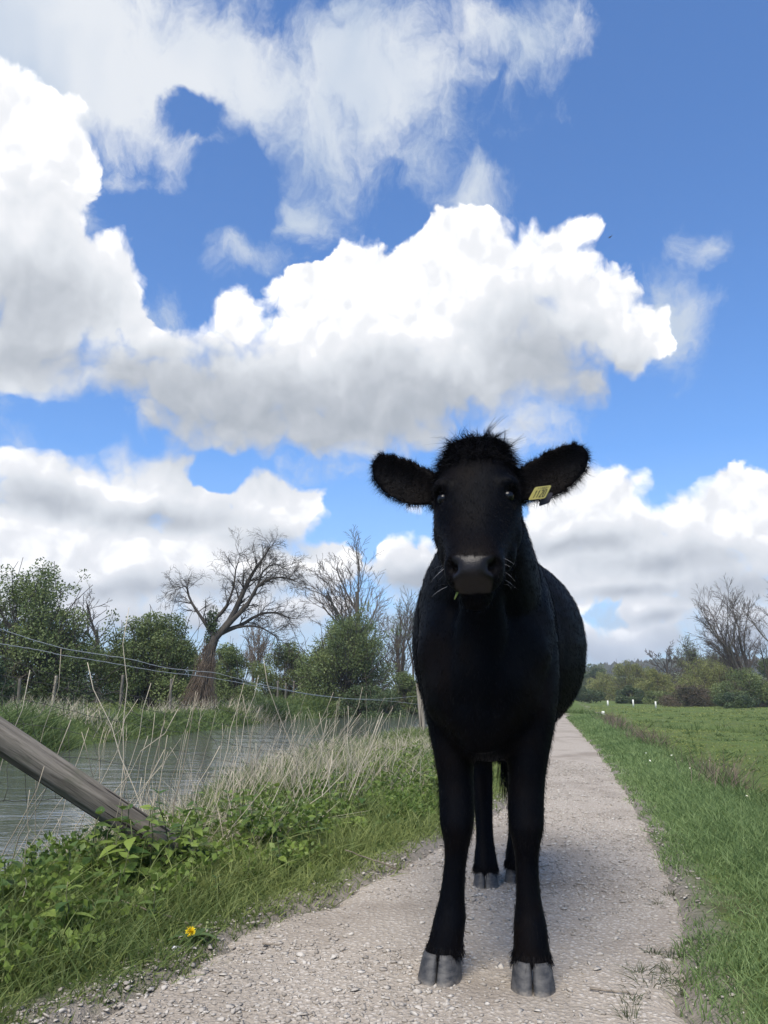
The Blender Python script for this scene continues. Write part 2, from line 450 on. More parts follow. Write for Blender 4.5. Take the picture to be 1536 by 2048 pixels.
ta = np.linspace(0, 1, 34)
TY, TA = np.meshgrid(ty, ta, indexing='ij')
ed = (fbm(TY * 6, TA * 0 + 3.3, 5, 41) - .5) * .34; er_ = (fbm(TY * 6, TA * 0 + 9.3, 5, 42) - .5) * .34
PX = (PATH_L(TY) - .05 + ed) * (1 - TA) + (PATH_R(TY) + .05 + er_) * TA
PZ = .002 + .010 * np.sin(TA * math.pi) + (fbm(PX * 4, TY * 4, 4, 51) - .5) * .012 - .035 * (stp(np.abs(TA - .5), .44, .5))
i = np.arange(TY.size).reshape(TY.shape)
Fp = np.stack([i[:-1, :-1], i[:-1, 1:], i[1:, 1:], i[1:, :-1]], -1).reshape(-1, 4)
path = obj('path', mesh('path', np.stack([PX, TY, PZ], -1).reshape(-1, 3), Fp, path_material(), True)); tag(path, kind='structure')

# loose stones: the largest are pieces of the path, the rest one part
def stone_shapes(k, sub, rng):
    out = []
    for _ in range(k):
        bm = bmesh.new(); bmesh.ops.create_icosphere(bm, subdivisions=sub, radius=1)
        sc = np.array([1, rng.uniform(.6, .95), rng.uniform(.32, .6)]); off = rng.uniform(0, 50)
        for v in bm.verts:
            d = v.co.copy(); q = mnoise.noise(d * 1.1 + Vector((off, 0, 0))) * .45 + mnoise.noise(d * 2.6 + Vector((0, off, 0))) * .2
            v.co = Vector((d.x * sc[0], d.y * sc[1], d.z * sc[2])) * (1 + q)
        bm.verts.ensure_lookup_table(); bm.verts.index_update()
        out.append((np.array([v.co[:] for v in bm.verts]), np.array([[v.index for v in f.verts] for f in bm.faces]))); bm.free()
    return out
def stone_mat(name, per_object):
    m, b = newmat(name, .85, .25)
    if per_object:
        n_ = N.nt.nodes.new('ShaderNodeObjectInfo'); r = N(n_.outputs['Random'])
    else: r = attr('rnd')
    c = ramp(r, [(0, (.20, .175, .145)), (.3, (.33, .295, .255)), (.7, (.47, .43, .375)), (1, (.62, .58, .52))])
    setc(b, mixc(noise(worldpos(), 70, 4, .6), c, (.26, .23, .195))); bump(b, noise(worldpos(), 120, 3, .6), .4, .004)
    return m
def pz(x, y):
    a = (x - PATH_L(y) + .05) / (PATH_R(y) - PATH_L(y) + .1)
    return .002 + .010 * np.sin(np.clip(a, 0, 1) * math.pi) + (fbm(x * 4, y * 4, 4, 51) - .5) * .012 - .03 * stp(np.abs(a - .5), .44, .52)
def stones():
    rng = np.random.default_rng(8)
    shp = stone_shapes20(9, rng, 13); n_ = 26000
    y = 1.75 * (9.0 / 1.75) ** rng.uniform(0, 1, n_) ; a = rng.uniform(-.06, 1.03, n_)
    x = (PATH_L(y) - .06) * (1 - a) + (PATH_R(y) + .05) * a
    keep = fbm(x * 2.2, y * 2.2, 4, 61) + rng.normal(0, .12, n_) - .35 * stp(a, .72, 1.0) - .12 * (1 - stp(a, 0, .1)) > .38; x, y, a = x[keep], y[keep], a[keep]
    s = rng.gamma(1.8, .0021, len(x)) + .0028; s = np.clip(s, .0028, .014) * (1 + .04 * y)
    sm = stone_shapes20(6, rng)
    Vs, Fs, Rs = [], [], []; nv = 0
    which = rng.integers(0, 6, len(x)); ang = rng.uniform(0, 6.28, len(x))
    for k in range(6):
        ii = np.where(which == k)[0]; V, F = sm[k]
        ca, sa = np.cos(ang[ii])[:, None], np.sin(ang[ii])[:, None]
        P = np.stack([V[None, :, 0] * ca - V[None, :, 1] * sa, V[None, :, 0] * sa + V[None, :, 1] * ca, np.broadcast_to(V[None, :, 2], (len(ii), len(V)))], -1) * s[ii][:, None, None]
        P += np.stack([x[ii], y[ii], np.maximum(pz(x[ii], y[ii]), gz(x[ii], y[ii])) + s[ii] * .12], 1)[:, None]
        Vs.append(P.reshape(-1, 3)); Fs.append((np.arange(len(ii))[:, None, None] * len(V) + F[None]).reshape(-1, 3) + nv); nv += len(ii) * len(V)
        Rs.append(np.repeat(rng.uniform(0, 1, len(ii)), len(V)))
    o = obj('gravel', mesh('gravel', np.concatenate(Vs), np.concatenate(Fs), stone_mat('gravel_stone', False), False, np.concatenate(Rs)), path); o['kind'] = 'stuff'
    mt = stone_mat('loose_stone', True); ms = [mesh('stone', V, F, mt, False) for V, F in shp]
    for k in range(290):
        y = 1.72 * (3.6 / 1.72) ** rng.uniform(0, 1); a = rng.uniform(-.02, 1.0)
        if k < 60: a = rng.uniform(.0, .5); y = rng.uniform(1.75, 2.6)
        x = PATH_L(y) * (1 - a) + PATH_R(y) * a; s = float(np.clip(rng.gamma(3.0, .0028), .005, .018))
        obj('stone', ms[k % 9], path, (x, y, float(pz(np.array([x]), np.array([y]))[0]) + s * .10), (rng.normal(0, .15), rng.normal(0, .15), rng.uniform(0, 6.28)), (s, s, s))
def stone_shapes20(k, rng, m_=9):
    """angular flints: hulls of a few points"""
    out = []
    for _ in range(k):
        sc = np.array([1, rng.uniform(.55, .9), rng.uniform(.28, .55)])
        bm = bmesh.new()
        for _ in range(m_):
            d = rng.normal(0, 1, 3); d /= np.linalg.norm(d); bm.verts.new(tuple(d * sc * rng.uniform(.75, 1.1)))
        r_ = bmesh.ops.convex_hull(bm, input=bm.verts); bmesh.ops.delete(bm, geom=[g for g in r_['geom_interior'] if isinstance(g, bmesh.types.BMVert)], context='VERTS')
        bmesh.ops.triangulate(bm, faces=bm.faces); bmesh.ops.recalc_face_normals(bm, faces=bm.faces)
        bm.verts.ensure_lookup_table(); bm.verts.index_update()
        out.append((np.array([v.co[:] for v in bm.verts]), np.array([[v.index for v in f.verts] for f in bm.faces]))); bm.free()
    return out
stones()

def river_build():
    m, b = newmat('river_water', .05, 1.0)
    b.inputs['IOR'].default_value = 1.5
    setc(b, (.085, .092, .082))
    p = worldpos(); q = vmath('MULTIPLY', p, (.55, 1.3, 1)); 
    h = noise(q, 2.2, 3, .55, .5) * 1.1 + noise(q, 9, 3, .6, .4) * .35 + noise(q, .5, 2, .5) * 2.0
    bump(b, h, .6, .034)
    yy = np.concatenate([np.arange(-8, 60, .5), np.arange(60, 100, 2)])
    xl = R_FAR(yy) - 2.0; xr = R_NEAR(yy) + 2.0
    aa = np.linspace(0, 1, 12)
    X = xl[:, None] * (1 - aa) + xr[:, None] * aa; Y = np.repeat(yy[:, None], 12, 1)
    i = np.arange(X.size).reshape(X.shape)
    F = np.stack([i[:-1, :-1], i[:-1, 1:], i[1:, 1:], i[1:, :-1]], -1).reshape(-1, 4)
    tag(obj('river', mesh('river', np.stack([X, Y, np.full(X.shape, WATER_Z)], -1).reshape(-1, 3), F, m, True)), kind='structure')
river_build()

def hill_build():
    m, b = newmat('hill_grass', .95, .1); p = worldpos()
    setc(b, mixc(sstep(noise(p, .02, 4, .6), .4, .6), (.075, .115, .035), (.115, .130, .050)))
    def hz(x, y):
        r = np.clip((x - 60) / 110, 0, 1); r = r * r * (3 - 2 * r)
        return -1.5 + (11.5 * r + 3) * np.exp(-((y - 460) / 120) ** 2) * (.85 + .3 * fbm(x * .012, y * .012, 3, 71))
    tag(obj('hill', grid_mesh('hill', np.arange(-100, 700, 12.0), np.arange(250, 760, 12.0), hz, m)), kind='structure')
    # the wood on the hill reads as one mass of crowns
    rng = np.random.default_rng(3); n_ = 2600
    x = rng.uniform(70, 420, n_); y = rng.uniform(400, 500, n_)
    kp = (fbm(x * .02, y * .02, 3, 77) > .42) | (y > 455); x, y = x[kp], y[kp]
    z = hz(x, y); s = rng.uniform(1.5, 3.6, len(x))
    V0, F0 = stone_shapes(1, 2, rng)[0]
    V0 = V0 / np.array([1, .8, .45]); Vs = V0[None] * s[:, None, None] * (1 + rng.normal(0, .18, (len(x), len(V0), 1))) + np.stack([x, y, z + s * .75], 1)[:, None]
    F = (np.arange(len(x))[:, None, None] * len(V0) + F0[None]).reshape(-1, 3)
    m, b = newmat('far_wood', .95, .05); setc(b, mixc(attr('rnd'), (.035, .050, .026), (.085, .080, .050)))
    bump(b, noise(worldpos(), .9, 4, .7), 1.0, 1.5)
    tag(obj('hill_wood', mesh('hill_wood', Vs.reshape(-1, 3), F, m, False, np.repeat(rng.uniform(0, 1, len(x)), len(V0)))), 'dark wood of bare and green crowns along the far hilltop', 'wood', kind='stuff')
hill_build()

# ------------------------------------------------------------------ the cow
def build_cow():
    rng = np.random.default_rng(5)
    O = np.array([0.274, 2.28, 0.0]); th = math.atan2(0.184, 0.983)
    Lx = np.array([math.cos(th), -math.sin(th), 0.0]); By = np.array([math.sin(th), math.cos(th), 0.0])
    M = np.stack([Lx, By, np.array([0, 0, 1.0])])          # local -> world: v @ M + O
    K = 28
    def ring(c, u, v, ex=2.0):
        a = np.arange(K) * 2 * math.pi / K
        ca, sa = np.cos(a), np.sin(a)
        x = np.sign(ca) * np.abs(ca) ** (2 / ex); y = np.sign(sa) * np.abs(sa) ** (2 / ex)
        return np.asarray(c) + x[:, None] * np.asarray(u) + y[:, None] * np.asarray(v)
    def interp(rows, m):
        rows = np.asarray(rows, float); t = np.arange(len(rows)); tt = np.linspace(0, len(rows) - 1, (len(rows) - 1) * m + 1)
        out = []
        for k_ in range(rows.shape[1]):
            y = rows[:, k_]; d = np.gradient(y)
            i = np.clip(tt.astype(int), 0, len(rows) - 2); f = tt - i
            h00 = 2*f**3-3*f**2+1; h10 = f**3-2*f**2+f; h01 = -2*f**3+3*f**2; h11 = f**3-f**2
            out.append(h00*y[i]+h10*d[i]+h01*y[i+1]+h11*d[i+1])
        return np.stack(out, 1)
    parts = []
    def loft(rings):
        V = np.concatenate(rings); F = []
        for i in range(len(rings) - 1):
            for j in range(K):
                a, b = i * K + j, i * K + (j + 1) % K
                F.append((a, b, b + K, a + K))
        F.append(tuple(range(K - 1, -1, -1))); F.append(tuple(range((len(rings) - 1) * K, len(rings) * K)))
        parts.append((V, F))
    # torso: ly, cx, half width, top, bottom, exponent
    for r in [interp([
        (-.17, .02, .06, .86, .72, 2.0), (-.13, .01, .115, .96, .645, 2.1), (-.06, .010, .160, 1.07, .585, 2.2), (.05, .018, .195, 1.17, .555, 2.25),
        (.15, .022, .208, 1.24, .55, 2.2), (.27, .022, .218, 1.28, .555, 2.2), (.42, .0, .252, 1.28, .565, 2.25), (.60, .02, .296, 1.275, .575, 2.15),
        (.80, .045, .318, 1.28, .585, 2.1), (.95, .05, .310, 1.285, .60, 2.1), (1.10, .03, .275, 1.285, .635, 2.2), (1.25, .01, .235, 1.245, .68, 2.3),
        (1.36, 0, .17, 1.18, .75, 2.2), (1.42, 0, .08, 1.08, .85, 2.0)], 3)]:
        loft([ring((c, y, (tp + bt) / 2), (w, 0, 0), (0, 0, (tp - bt) / 2), ex) for (y, c, w, tp, bt, ex) in r])
    # neck: axis points with half width and half height
    nr = interp([(.0, .30, .97, .205, .27), (.0, .16, 1.02, .195, .25), (.022, .02, 1.08, .165, .21), (.045, -.10, 1.14, .122, .165), (.048, -.20, 1.20, .096, .135), (.040, -.26, 1.25, .085, .10)], 3)
    rings = []
    for i, (cx, y, z, w, h) in enumerate(nr):
        d = nr[min(i + 1, len(nr) - 1)][:3] - nr[max(i - 1, 0)][:3]; d /= np.linalg.norm(d)
        vv = np.cross(np.array([1, 0, 0]), d); vv /= np.linalg.norm(vv)
        rings.append(ring((cx, y, z), (w, 0, 0), vv * h, 2.1))
    loft(rings)
    # dewlap and brisket fold
    dr = interp([(.03, -.24, 1.12, .05, .05), (.025, -.15, 1.00, .07, .07), (.015, -.125, .88, .08, .07), (.0, -.10, .74, .085, .07), (.0, -.02, .62, .08, .06)], 3)
    loft([ring((c, y, z), (w, 0, 0), (0, h, h * .6), 2.0) for (c, y, z, w, h) in dr])
    # head
    H0 = np.array([.026, -.235, 1.425]); ax = np.array([0.0, -.576, -.817]); nn = np.array([0.0, -.817, .576])
    hr = interp([(-.052, .045, -.02, .07), (-.034, .082, .0, .10), (.02, .101, .012, .14), (.07, .109, .016, .17), (.13, .117, .016, .19), (.19, .117, .012, .20),
        (.25, .110, .006, .195), (.30, .096, .001, .172), (.35, .081, .001, .145), (.395, .073, .008, .124), (.43, .074, .012, .112), (.465, .068, .008, .105), (.492, .047, -.008, .09)], 3)
    def hp(t, l, n_): return H0 + ax * t + np.array([1.0, 0, 0]) * l + nn * n_
    loft([ring(hp(t, 0, (f - b) / 2), (w, 0, 0), nn * (f + b) / 2, 2.4) for (t, w, f, b) in hr])
    # lower jaw and chin
    jr = interp([(.12, .085, .12, .10), (.22, .085, .15, .075), (.31, .064, .13, .055), (.40, .048, .112, .04), (.465, .044, .112, .036), (.50, .028, .108, .026)], 3)
    loft([ring(hp(t, 0, -b), (w, 0, 0), nn * h, 2.2) for (t, w, b, h) in jr])
    # brow ridges, cheeks
    def ball(c, r, ex=(1, 1, 1)):
        rr = []
        for f in np.linspace(-.98, .98, 9):
            s_ = math.sqrt(1 - f * f)
            rr.append(ring(np.asarray(c) + np.array([0, 0, f * r * ex[2]]), (s_ * r * ex[0], 0, 0), (0, s_ * r * ex[1], 0)))
        loft(rr)
    for s in (-1, 1):
        ball(hp(.165, s * .080, -.020), .036, (1.0, 1.0, .8))
        ball(hp(.235, s * .066, -.115), .068, (.76, 1, 1.15)); ball(hp(.30, s * .055, -.125), .06, (.78, 1, 1.1))
    # legs
    def leg(rows, sgn):
        rows = interp(rows, 4)
        loft([ring((sgn * lx, y, z), (rx, 0, 0), (0, ry, 0), 2.1) for (z, lx, y, rx, ry) in rows])
    fl = [(.92, .135, .18, .100, .15), (.78, .142, .11, .090, .13), (.66, .138, .065, .073, .098), (.56, .130, .045, .057, .078), (.50, .124, .030, .0515, .062), (.44, .120, .012, .050, .056), (.39, .119, .000, .0475, .054), (.35, .118, .002, .0385, .045),
        (.31, .117, .010, .0325, .039), (.25, .117, .012, .0315, .038), (.19, .118, .010, .0365, .040), (.15, .119, .004, .044, .045), (.115, .120, -.004, .0455, .047), (.082, .120, -.008, .049, .048), (.066, .121, -.014, .0515, .0500), (.054, .121, -.016, .046, .045)]
    for sgn, dy in ((-1, .011), (1, -.009)):
        lean_ = (lambda z: float(np.interp(z, [.06, .10, .15, .25, .36, .7, .92], [.004, .014, .022, .032, .046, .052, .03]))) if sgn < 0 else (lambda z: 0.0)
        leg([(z, lx - lean_(z), y + dy, rx, ry) for (z, lx, y, rx, ry) in fl], sgn)
    hl = [(.95, .13, 1.12, .125, .2), (.80, .125, 1.13, .115, .18), (.68, .112, 1.15, .092, .14), (.57, .095, 1.19, .066, .09), (.47, .082, 1.215, .051, .064), (.41, .077, 1.20, .047, .054), (.33, .071, 1.14, .041, .044), (.24, .066, 1.09, .036, .038),
        (.17, .063, 1.06, .036, .038), (.115, .061, 1.03, .044, .042), (.078, .060, 1.015, .047, .045), (.060, .060, 1.008, .0465, .0455), (.050, .060, 1.004, .041, .040)]
    for sgn, dy in ((-1, .016), (1, .125)):
        leg([(z, lx, y + dy * max(0, 1 - z), rx, ry) for (z, lx, y, rx, ry) in hl], sgn)
    # tail
    tr = interp([(0, 1.39, 1.16, .04), (0, 1.45, 1.08, .03), (.01, 1.46, .85, .022), (.02, 1.45, .62, .018), (.02, 1.44, .50, .016)], 3)
    loft([ring((c, y, z), (r_, 0, 0), (0, r_, 0)) for (c, y, z, r_) in tr])
    # sheath under the belly
    ball((.0, .76, .585), .08, (.7, 1.5, .85))
    # ears: leaf-shaped cups
    def ear(s):
        root = hp(.092, s * .100, -.070); tip_ = hp(.030, s * .305, -.065) + np.array([0, 0, .002])
        rr = []
        # u, half height, thickness, droop of the section's middle
        for (u, h, tk, dz) in interp([(-.12, .034, .020, -.004), (.08, .050, .018, -.010), (.26, .067, .013, -.012), (.46, .077, .011, -.010), (.66, .076, .011, -.005), (.84, .063, .010, .002), (.96, .038, .008, .006), (1.0, .015, .005, .007)], 3):
            c = root + (tip_ - root) * u + np.array([0, 0, dz])
            d = np.array([s * .12, .18, 1.0]); d /= np.linalg.norm(d)
            # rings in the plane across the ear, cupped towards the front
            a = np.arange(K) * 2 * math.pi / K
            yy = np.sin(a) * h; tt = np.cos(a) * tk
            cup = .35 * (yy * yy) / (.066) 
            rr.append(c + yy[:, None] * d + (tt - cup)[:, None] * np.array([0, 1.0, 0]))
        loft(rr)
    ear(-1); ear(1)
    mb = MB()
    for V, F in parts: mb.add(V @ M + O, F)
    tmp = bpy.data.objects.new('tmp', mesh('tmp', np.concatenate(mb.V), mb.F)); col.objects.link(tmp)
    bm = bmesh.new(); bm.from_mesh(tmp.data); bmesh.ops.recalc_face_normals(bm, faces=bm.faces); bm.to_mesh(tmp.data); bm.free()
    md = tmp.modifiers.new('r', 'REMESH'); md.mode = 'VOXEL'; md.voxel_size = 0.0075; md.adaptivity = 0
    ms = tmp.modifiers.new('s', 'SMOOTH'); ms.factor = 0.5; ms.iterations = 7
    dg = bpy.context.evaluated_depsgraph_get()
    me = bpy.data.meshes.new_from_object(tmp.evaluated_get(dg)); me.name = 'body'
    bpy.data.objects.remove(tmp)
    n = len(me.vertices); V = np.empty(n * 3, np.float32); me.vertices.foreach_get('co', V); V = V.reshape(-1, 3).astype(float)
    Vn = np.empty(n * 3, np.float32); me.vertices.foreach_get('normal', Vn); Vn = Vn.reshape(-1, 3).astype(float)
    W = lambda p: np.asarray(p) @ M + O
    axw, nnw = ax @ M, nn @ M
    def dent(c, r, depth, dirv=None):
        d2 = ((V - W(c)) ** 2).sum(1); g = np.exp(-d2 / (r * r))
        V[:] -= (Vn if dirv is None else np.asarray(dirv)[None]) * (g * depth)[:, None]
    for s in (-1, 1):
        dent(hp(.466, s * .043, -.016), .0135, .030); dent(hp(.458, s * .054, -.018), .0125, .020)       # nostrils
        dent(hp(.448, s * .054, .006), .016, -.005)
        dent(hp(.200, s * .100, -.018), .020, .014)                              # eye sockets
        dent(hp(.28, s * .08, .0), .04, .004)
        dent(hp(.13, s * .045, .02), .05, -.004)
    # mouth line
    for l in np.linspace(-1, 1, 15):
        dent(hp(.475 - .06 * l * l * abs(l), .066 * l, -.078 - .004 * abs(l)), .011, .007)
    # muscle relief on chest and shoulders
    for (c, r, dp) in [((.0, -.17, .80), .05, -.010), ((-.09, -.10, .84), .06, .012), ((.09, -.10, .84), .06, .012), ((-.10, -.05, .66), .05, .012), ((.10, -.05, .66), .05, .012), ((0, -.12, .66), .05, -.012),
                       ((-.2, .06, .95), .08, -.008), ((.2, .06, .95), .08, -.008), ((-.16, -.03, .70), .05, -.008), ((.16, -.03, .70), .05, -.008), ((.26, .42, 1.05), .10, .014), ((.25, .40, .80), .08, .012), ((-.05, -.14, .98), .035, .012), ((.08, -.14, .98), .035, .012), ((-.035, -.15, .72), .03, .010), ((.045, -.15, .72), .03, .010), ((-.15, -.02, .86), .06, -.014), ((.17, -.02, .86), .06, -.014), ((-.08, -.08, .60), .04, .014), ((.10, -.08, .60), .04, .014)]:
        dent(c, r, dp)
    me.vertices.foreach_set('co', V.astype(np.float32).ravel()); me.update()
    # materials: hide that turns to bare skin on the muzzle
    rel = V - W(hp(0, 0, 0)); t = rel @ axw; nf = rel @ nnw; l = rel @ Lx
    ss = lambda x, a_, b_: (lambda q: q * q * (3 - 2 * q))(np.clip((x - a_) / (b_ - a_), 0, 1))
    wob = np.array([mnoise.noise(Vector(v_ * 55)) for v_ in V[t > .38]]); wb = np.zeros(n); wb[t > .38] = wob * .005
    top = .432 + np.clip(nf + .01, 0, 1) * .9
    padw = ss(t + wb, top - .004, top + .006) * (1 - ss(np.abs(l) + wb + .22 * np.clip(-.035 - nf, 0, 1), .044, .052)) * ss(nf + wb, -.080, -.072)
    nos = np.zeros(n)
    for s in (-1, 1):
        for c_, r_ in ((hp(.462, s * .044, -.020), .013), (hp(.455, s * .053, -.020), .012)):
            nos = np.maximum(nos, np.exp(-((V - W(c_)) ** 2).sum(1) / (r_ * r_)))
    padw *= 1 - ss(nos, .25, .6)
    at_ = me.attributes.new('bare', 'FLOAT', 'POINT'); at_.data.foreach_set('value', padw.astype(np.float32))
    hide, b = newmat('black_hide', 0.55, 0.035)
    nz = noise(vmath('MULTIPLY', objco(), (1, 1, .35)), 60, 5, .6); big = noise(objco(), 5, 3, .5); pw = attr('bare')
    vz = voro(objco(), 260, 0)
    hc = mixc(sstep(big, .4, .65), (.0014, .0018, .0031), (.0040, .0029, .0028))
    kc_ = mixc(sstep(noise(objco(), 18, 3), .35, .65), (.0048, .0038, .0042), (.010, .0084, .0096))
    setc(b, mixc(pw, hc, kc_)); setc(b, sstep(pw, 0, 1, .55, .36), 'Roughness'); setc(b, sstep(pw, 0, 1, .035, .20), 'Specular IOR Level')
    bump(b, nz * .5 + vz * pw * .5, .2, .003)
    me.materials.append(hide)
    me.polygons.foreach_set('use_smooth', np.ones(len(me.polygons), bool)); me.update()
    root = thing('cow', 'young black cow standing on the gravel path looking at the viewer', 'cow', tuple(O))
    def child(name, me_, parent=root, **k):
        o = obj(name, me_, parent, **k)
        if parent is root: o.matrix_parent_inverse = Matrix.Translation(-Vector(O))
        return o
    body = child('body', me)
    # hooves: two claws on each foot
    hoofm, b = newmat('hoof_horn', 0.6, 0.35)
    v = objco(); nz = noise(vmath('MULTIPLY', v, (1, 1, 2.5)), 34, 5, .65); n2 = noise(v, 90, 3, .6)
    hb = mixc(sstep(nz, .3, .7), (.020, .021, .024), (.072, .069, .067)); zz = sepx(worldpos())[2] + (n2 - .5) * .03
    setc(b, mixc(sstep(zz, .0, .024, .75, 0), hb, (.215, .185, .150))); bump(b, nz * .6 + n2 * .4, .5, .004)
    feet = [(-.121, .011 - .024, 1.0, .10), (.121, -.009 - .024, 1.0, .0), (-.060, 1.0 + .016, .88, .0), (.060, 1.0 + .125, .88, .05)]
    for (fx, fy, sc, toe) in feet:
        for s in (-1, 1):
            rr = []
            for (z, cx, cy, rx, ry) in interp([(.072, .0225, .004, .0205, .043), (.054, .0255, .000, .0245, .050), (.028, .0275, -.010, .0268, .056), (.010, .0290, -.018, .0280, .062), (.003, .0285, -.019, .0268, .060), (0.0, .0275, -.018, .0240, .055)], 2):
                r0 = ring((0, 0, 0), (rx, 0, 0), (0, ry, 0), 2.6)
                r0[:, 0] *= np.where(r0[:, 0] * s < 0, .92, 1.0)
                r0[:, 0] -= s * np.clip(-r0[:, 1] - .3 * ry, 0, 1) * .28         # toes turn in towards each other
                r0 = r0 + np.array([s * cx, cy, z])
                rr.append(r0 * sc)
            Vh = np.concatenate(rr); ca_, sa_ = math.cos(-toe), math.sin(-toe)
            Vh = np.stack([Vh[:, 0] * ca_ - Vh[:, 1] * sa_, Vh[:, 0] * sa_ + Vh[:, 1] * ca_, Vh[:, 2]], 1) + np.array([fx, fy, 0])
            Fh = [(i * K + j, i * K + (j + 1) % K, (i + 1) * K + (j + 1) % K, (i + 1) * K + j) for i in range(len(rr) - 1) for j in range(K)]
            Fh += [tuple(range(K - 1, -1, -1)), tuple(range((len(rr) - 1) * K, len(rr) * K))]
            child('hoof', mesh('hoof', Vh @ M + O, Fh, hoofm, True))
    # eyes
    eyem, b = newmat('eye', 0.2, 0.25); setc(b, (.004, .004, .006))
    for s in (-1, 1):
        c = W(hp(.200, s * .084, -.027)); rr = []
        K2 = 16; Vv = []; Ff = []
        for i, f in enumerate(np.linspace(-.97, .97, 9)):
            a = np.arange(K2) * 2 * math.pi / K2; q = math.sqrt(1 - f * f)
            Vv.append(np.stack([q * np.cos(a), q * np.sin(a), np.full(K2, f)], 1) * .0165 + c)
        Ff = [(i * K2 + j, i * K2 + (j + 1) % K2, (i + 1) * K2 + (j + 1) % K2, (i + 1) * K2 + j) for i in range(8) for j in range(K2)]
        Ff += [tuple(range(K2 - 1, -1, -1)), tuple(range(8 * K2, 9 * K2))]
        child('eye', mesh('eye', np.concatenate(Vv), Ff, eyem, True))
        # lashes
        m_ = 26; bs = np.array([W(hp(.186 + .004 * math.sin(i), s * (.088 + .022 * i / m_), -.003 - .03 * (i / m_))) for i in range(m_)])
        dr_ = np.tile(nnw * .8 + axw * .35 + Lx * s * .35, (m_, 1)) + rng.normal(0, .15, (m_, 3))
        v_, f_, _ = ribbons(bs, dr_, rng.uniform(.018, .03, m_), np.full(m_, .0016), np.tile([0, 0, -.25], (m_, 1)), rng=rng)
        child('eyelash', mesh('eyelash', v_, f_, hide))
    # coat: short hair over the whole body, fringes on ears, tuft on the poll, switch of the tail
    hairm, b = newmat('hair', 0.5, 0.06); r = attr('rnd')
    setc(b, mixc(r, (.0014, .0018, .0031), (.0048, .0037, .0036)))
    V = np.empty(n * 3, np.float32); me.vertices.foreach_get('co', V); V = V.reshape(-1, 3).astype(float)
    me.vertices.foreach_get('normal', (buf := np.empty(n * 3, np.float32))); Vn = buf.reshape(-1, 3).astype(float)
    relv = V - W(hp(0, 0, 0)); tv = relv @ axw; nv = relv @ nnw; lv = relv @ Lx
    loc = (V - O) @ M.T
    ishead = (tv > -.06) & (tv < .56) & (nv > -.25) & (np.abs(lv) < .33) & (loc[:, 1] < -.12) & (loc[:, 2] > .9)
    isear = ishead & (np.abs(lv) > .118) & (tv < .18) & (nv > -.13) & (loc[:, 1] < -.18)
    front = (V[:, 1] < O[1] + .9)
    pick = np.arange(n)
    w_ = np.where(isear, 6.0, np.where(ishead, 2.2, 1.0)) * np.clip(1 - padw * 3, 0, 1) * np.where(loc[:, 2] < .062, 0.0, 1.0)
    idx = rng.choice(n, 170000, p=w_ / w_.sum())
    bs = V[idx] + rng.normal(0, .002, (len(idx), 3)); nr_ = Vn[idx]
    down = np.tile([0.0, 0.25, -1.0], (len(idx), 1))
    hd = ishead[idx] & ~isear[idx]; down[hd] = axw
    er = isear[idx]; down[er] = Lx[None] * np.sign(lv[idx[er]])[:, None] * 1.2
    dirs = nr_ * np.where(er, .8, .36)[:, None] + down * np.where(er, .7, .9)[:, None] + rng.normal(0, .25, (len(idx), 3))
    ln = rng.uniform(.005, .011, len(idx)) * np.where(er, .9, np.where(hd, .8, 1.0))
    v_, f_, bi = ribbons(bs, dirs, ln, np.where(er, .0010, .0012), np.tile([0, 0, -.25], (len(idx), 1)), rng=rng, segs=2)
    rn = rng.uniform(0, 1, len(idx)) ** 2
    o = child('coat', mesh('coat', v_, f_, hairm, rnd=rn[bi])); o['kind'] = 'stuff'
    # hair over the coronets
    ci = np.where((loc[:, 2] > .062) & (loc[:, 2] < .088))[0]; ii = rng.choice(ci, 3000)
    v_, f_, bi = ribbons(V[ii], Vn[ii] * .45 + np.array([0, 0, -1.0]) + rng.normal(0, .2, (len(ii), 3)), rng.uniform(.010, .024, len(ii)), np.full(len(ii), .0016), np.tile([0, 0, -.1], (len(ii), 1)), rng=rng, segs=2)
    child('coronet_hair', mesh('coronet_hair', v_, f_, hairm, rnd=rng.uniform(0, 1, len(ii))[bi]))['kind'] = 'stuff'
    # ear fringe
    ei = np.where(isear)[0]
    low = ei[(np.abs(Vn[ei] @ np.array([0, 1.0, 0])) < .55)]
    ii = rng.choice(low, 7000); er_up = (Vn[ii][:, 2] > 0)
    dirs = Vn[ii] * 1.0 + Lx[None] * (np.sign(lv[ii]) * np.where(er_up, .9, .25))[:, None] + rng.normal(0, .45, (len(ii), 3)) + np.where(er_up, .2, -.25)[:, None] * np.array([[0, 0, 1.0]])
    ln = (.004 + .020 * rng.uniform(0, 1, len(ii)) ** 2.2) * np.where(er_up, .8, 1.2)
    v_, f_, bi = ribbons(V[ii], dirs, ln, np.full(len(ii), .0007), rng.normal(0, .25, (len(ii), 3)), rng=rng)
    o = child('ear_fringe', mesh('ear_fringe', v_, f_, hairm, rnd=rng.uniform(0, .4, len(ii))[bi])); o['kind'] = 'stuff'
    # poll tuft
    pi = np.where(ishead & (tv < .10) & (nv > -.16) & (np.abs(lv) < .115) & ~isear)[0]
    ii = rng.choice(pi, 5200)
    dirs = Vn[ii] * .5 + np.stack([np.clip(lv[ii] / .07, -1, 1) * .8 + rng.normal(0, .3, len(ii)), np.full(len(ii), -.3), np.full(len(ii), -.3)], 1) + rng.normal(0, .3, (len(ii), 3))
    ln = rng.uniform(.018, .036, len(ii))
    v1_, f1_, b1_ = ribbons(V[ii], dirs, ln, np.full(len(ii), .0018), rng.normal(0, .3, (len(ii), 3)) + np.array([0, 0, -.3]), rng=rng, segs=4)
    tp = np.where(ishead & (tv < .0) & (np.abs(lv) < .085) & ~isear)[0]
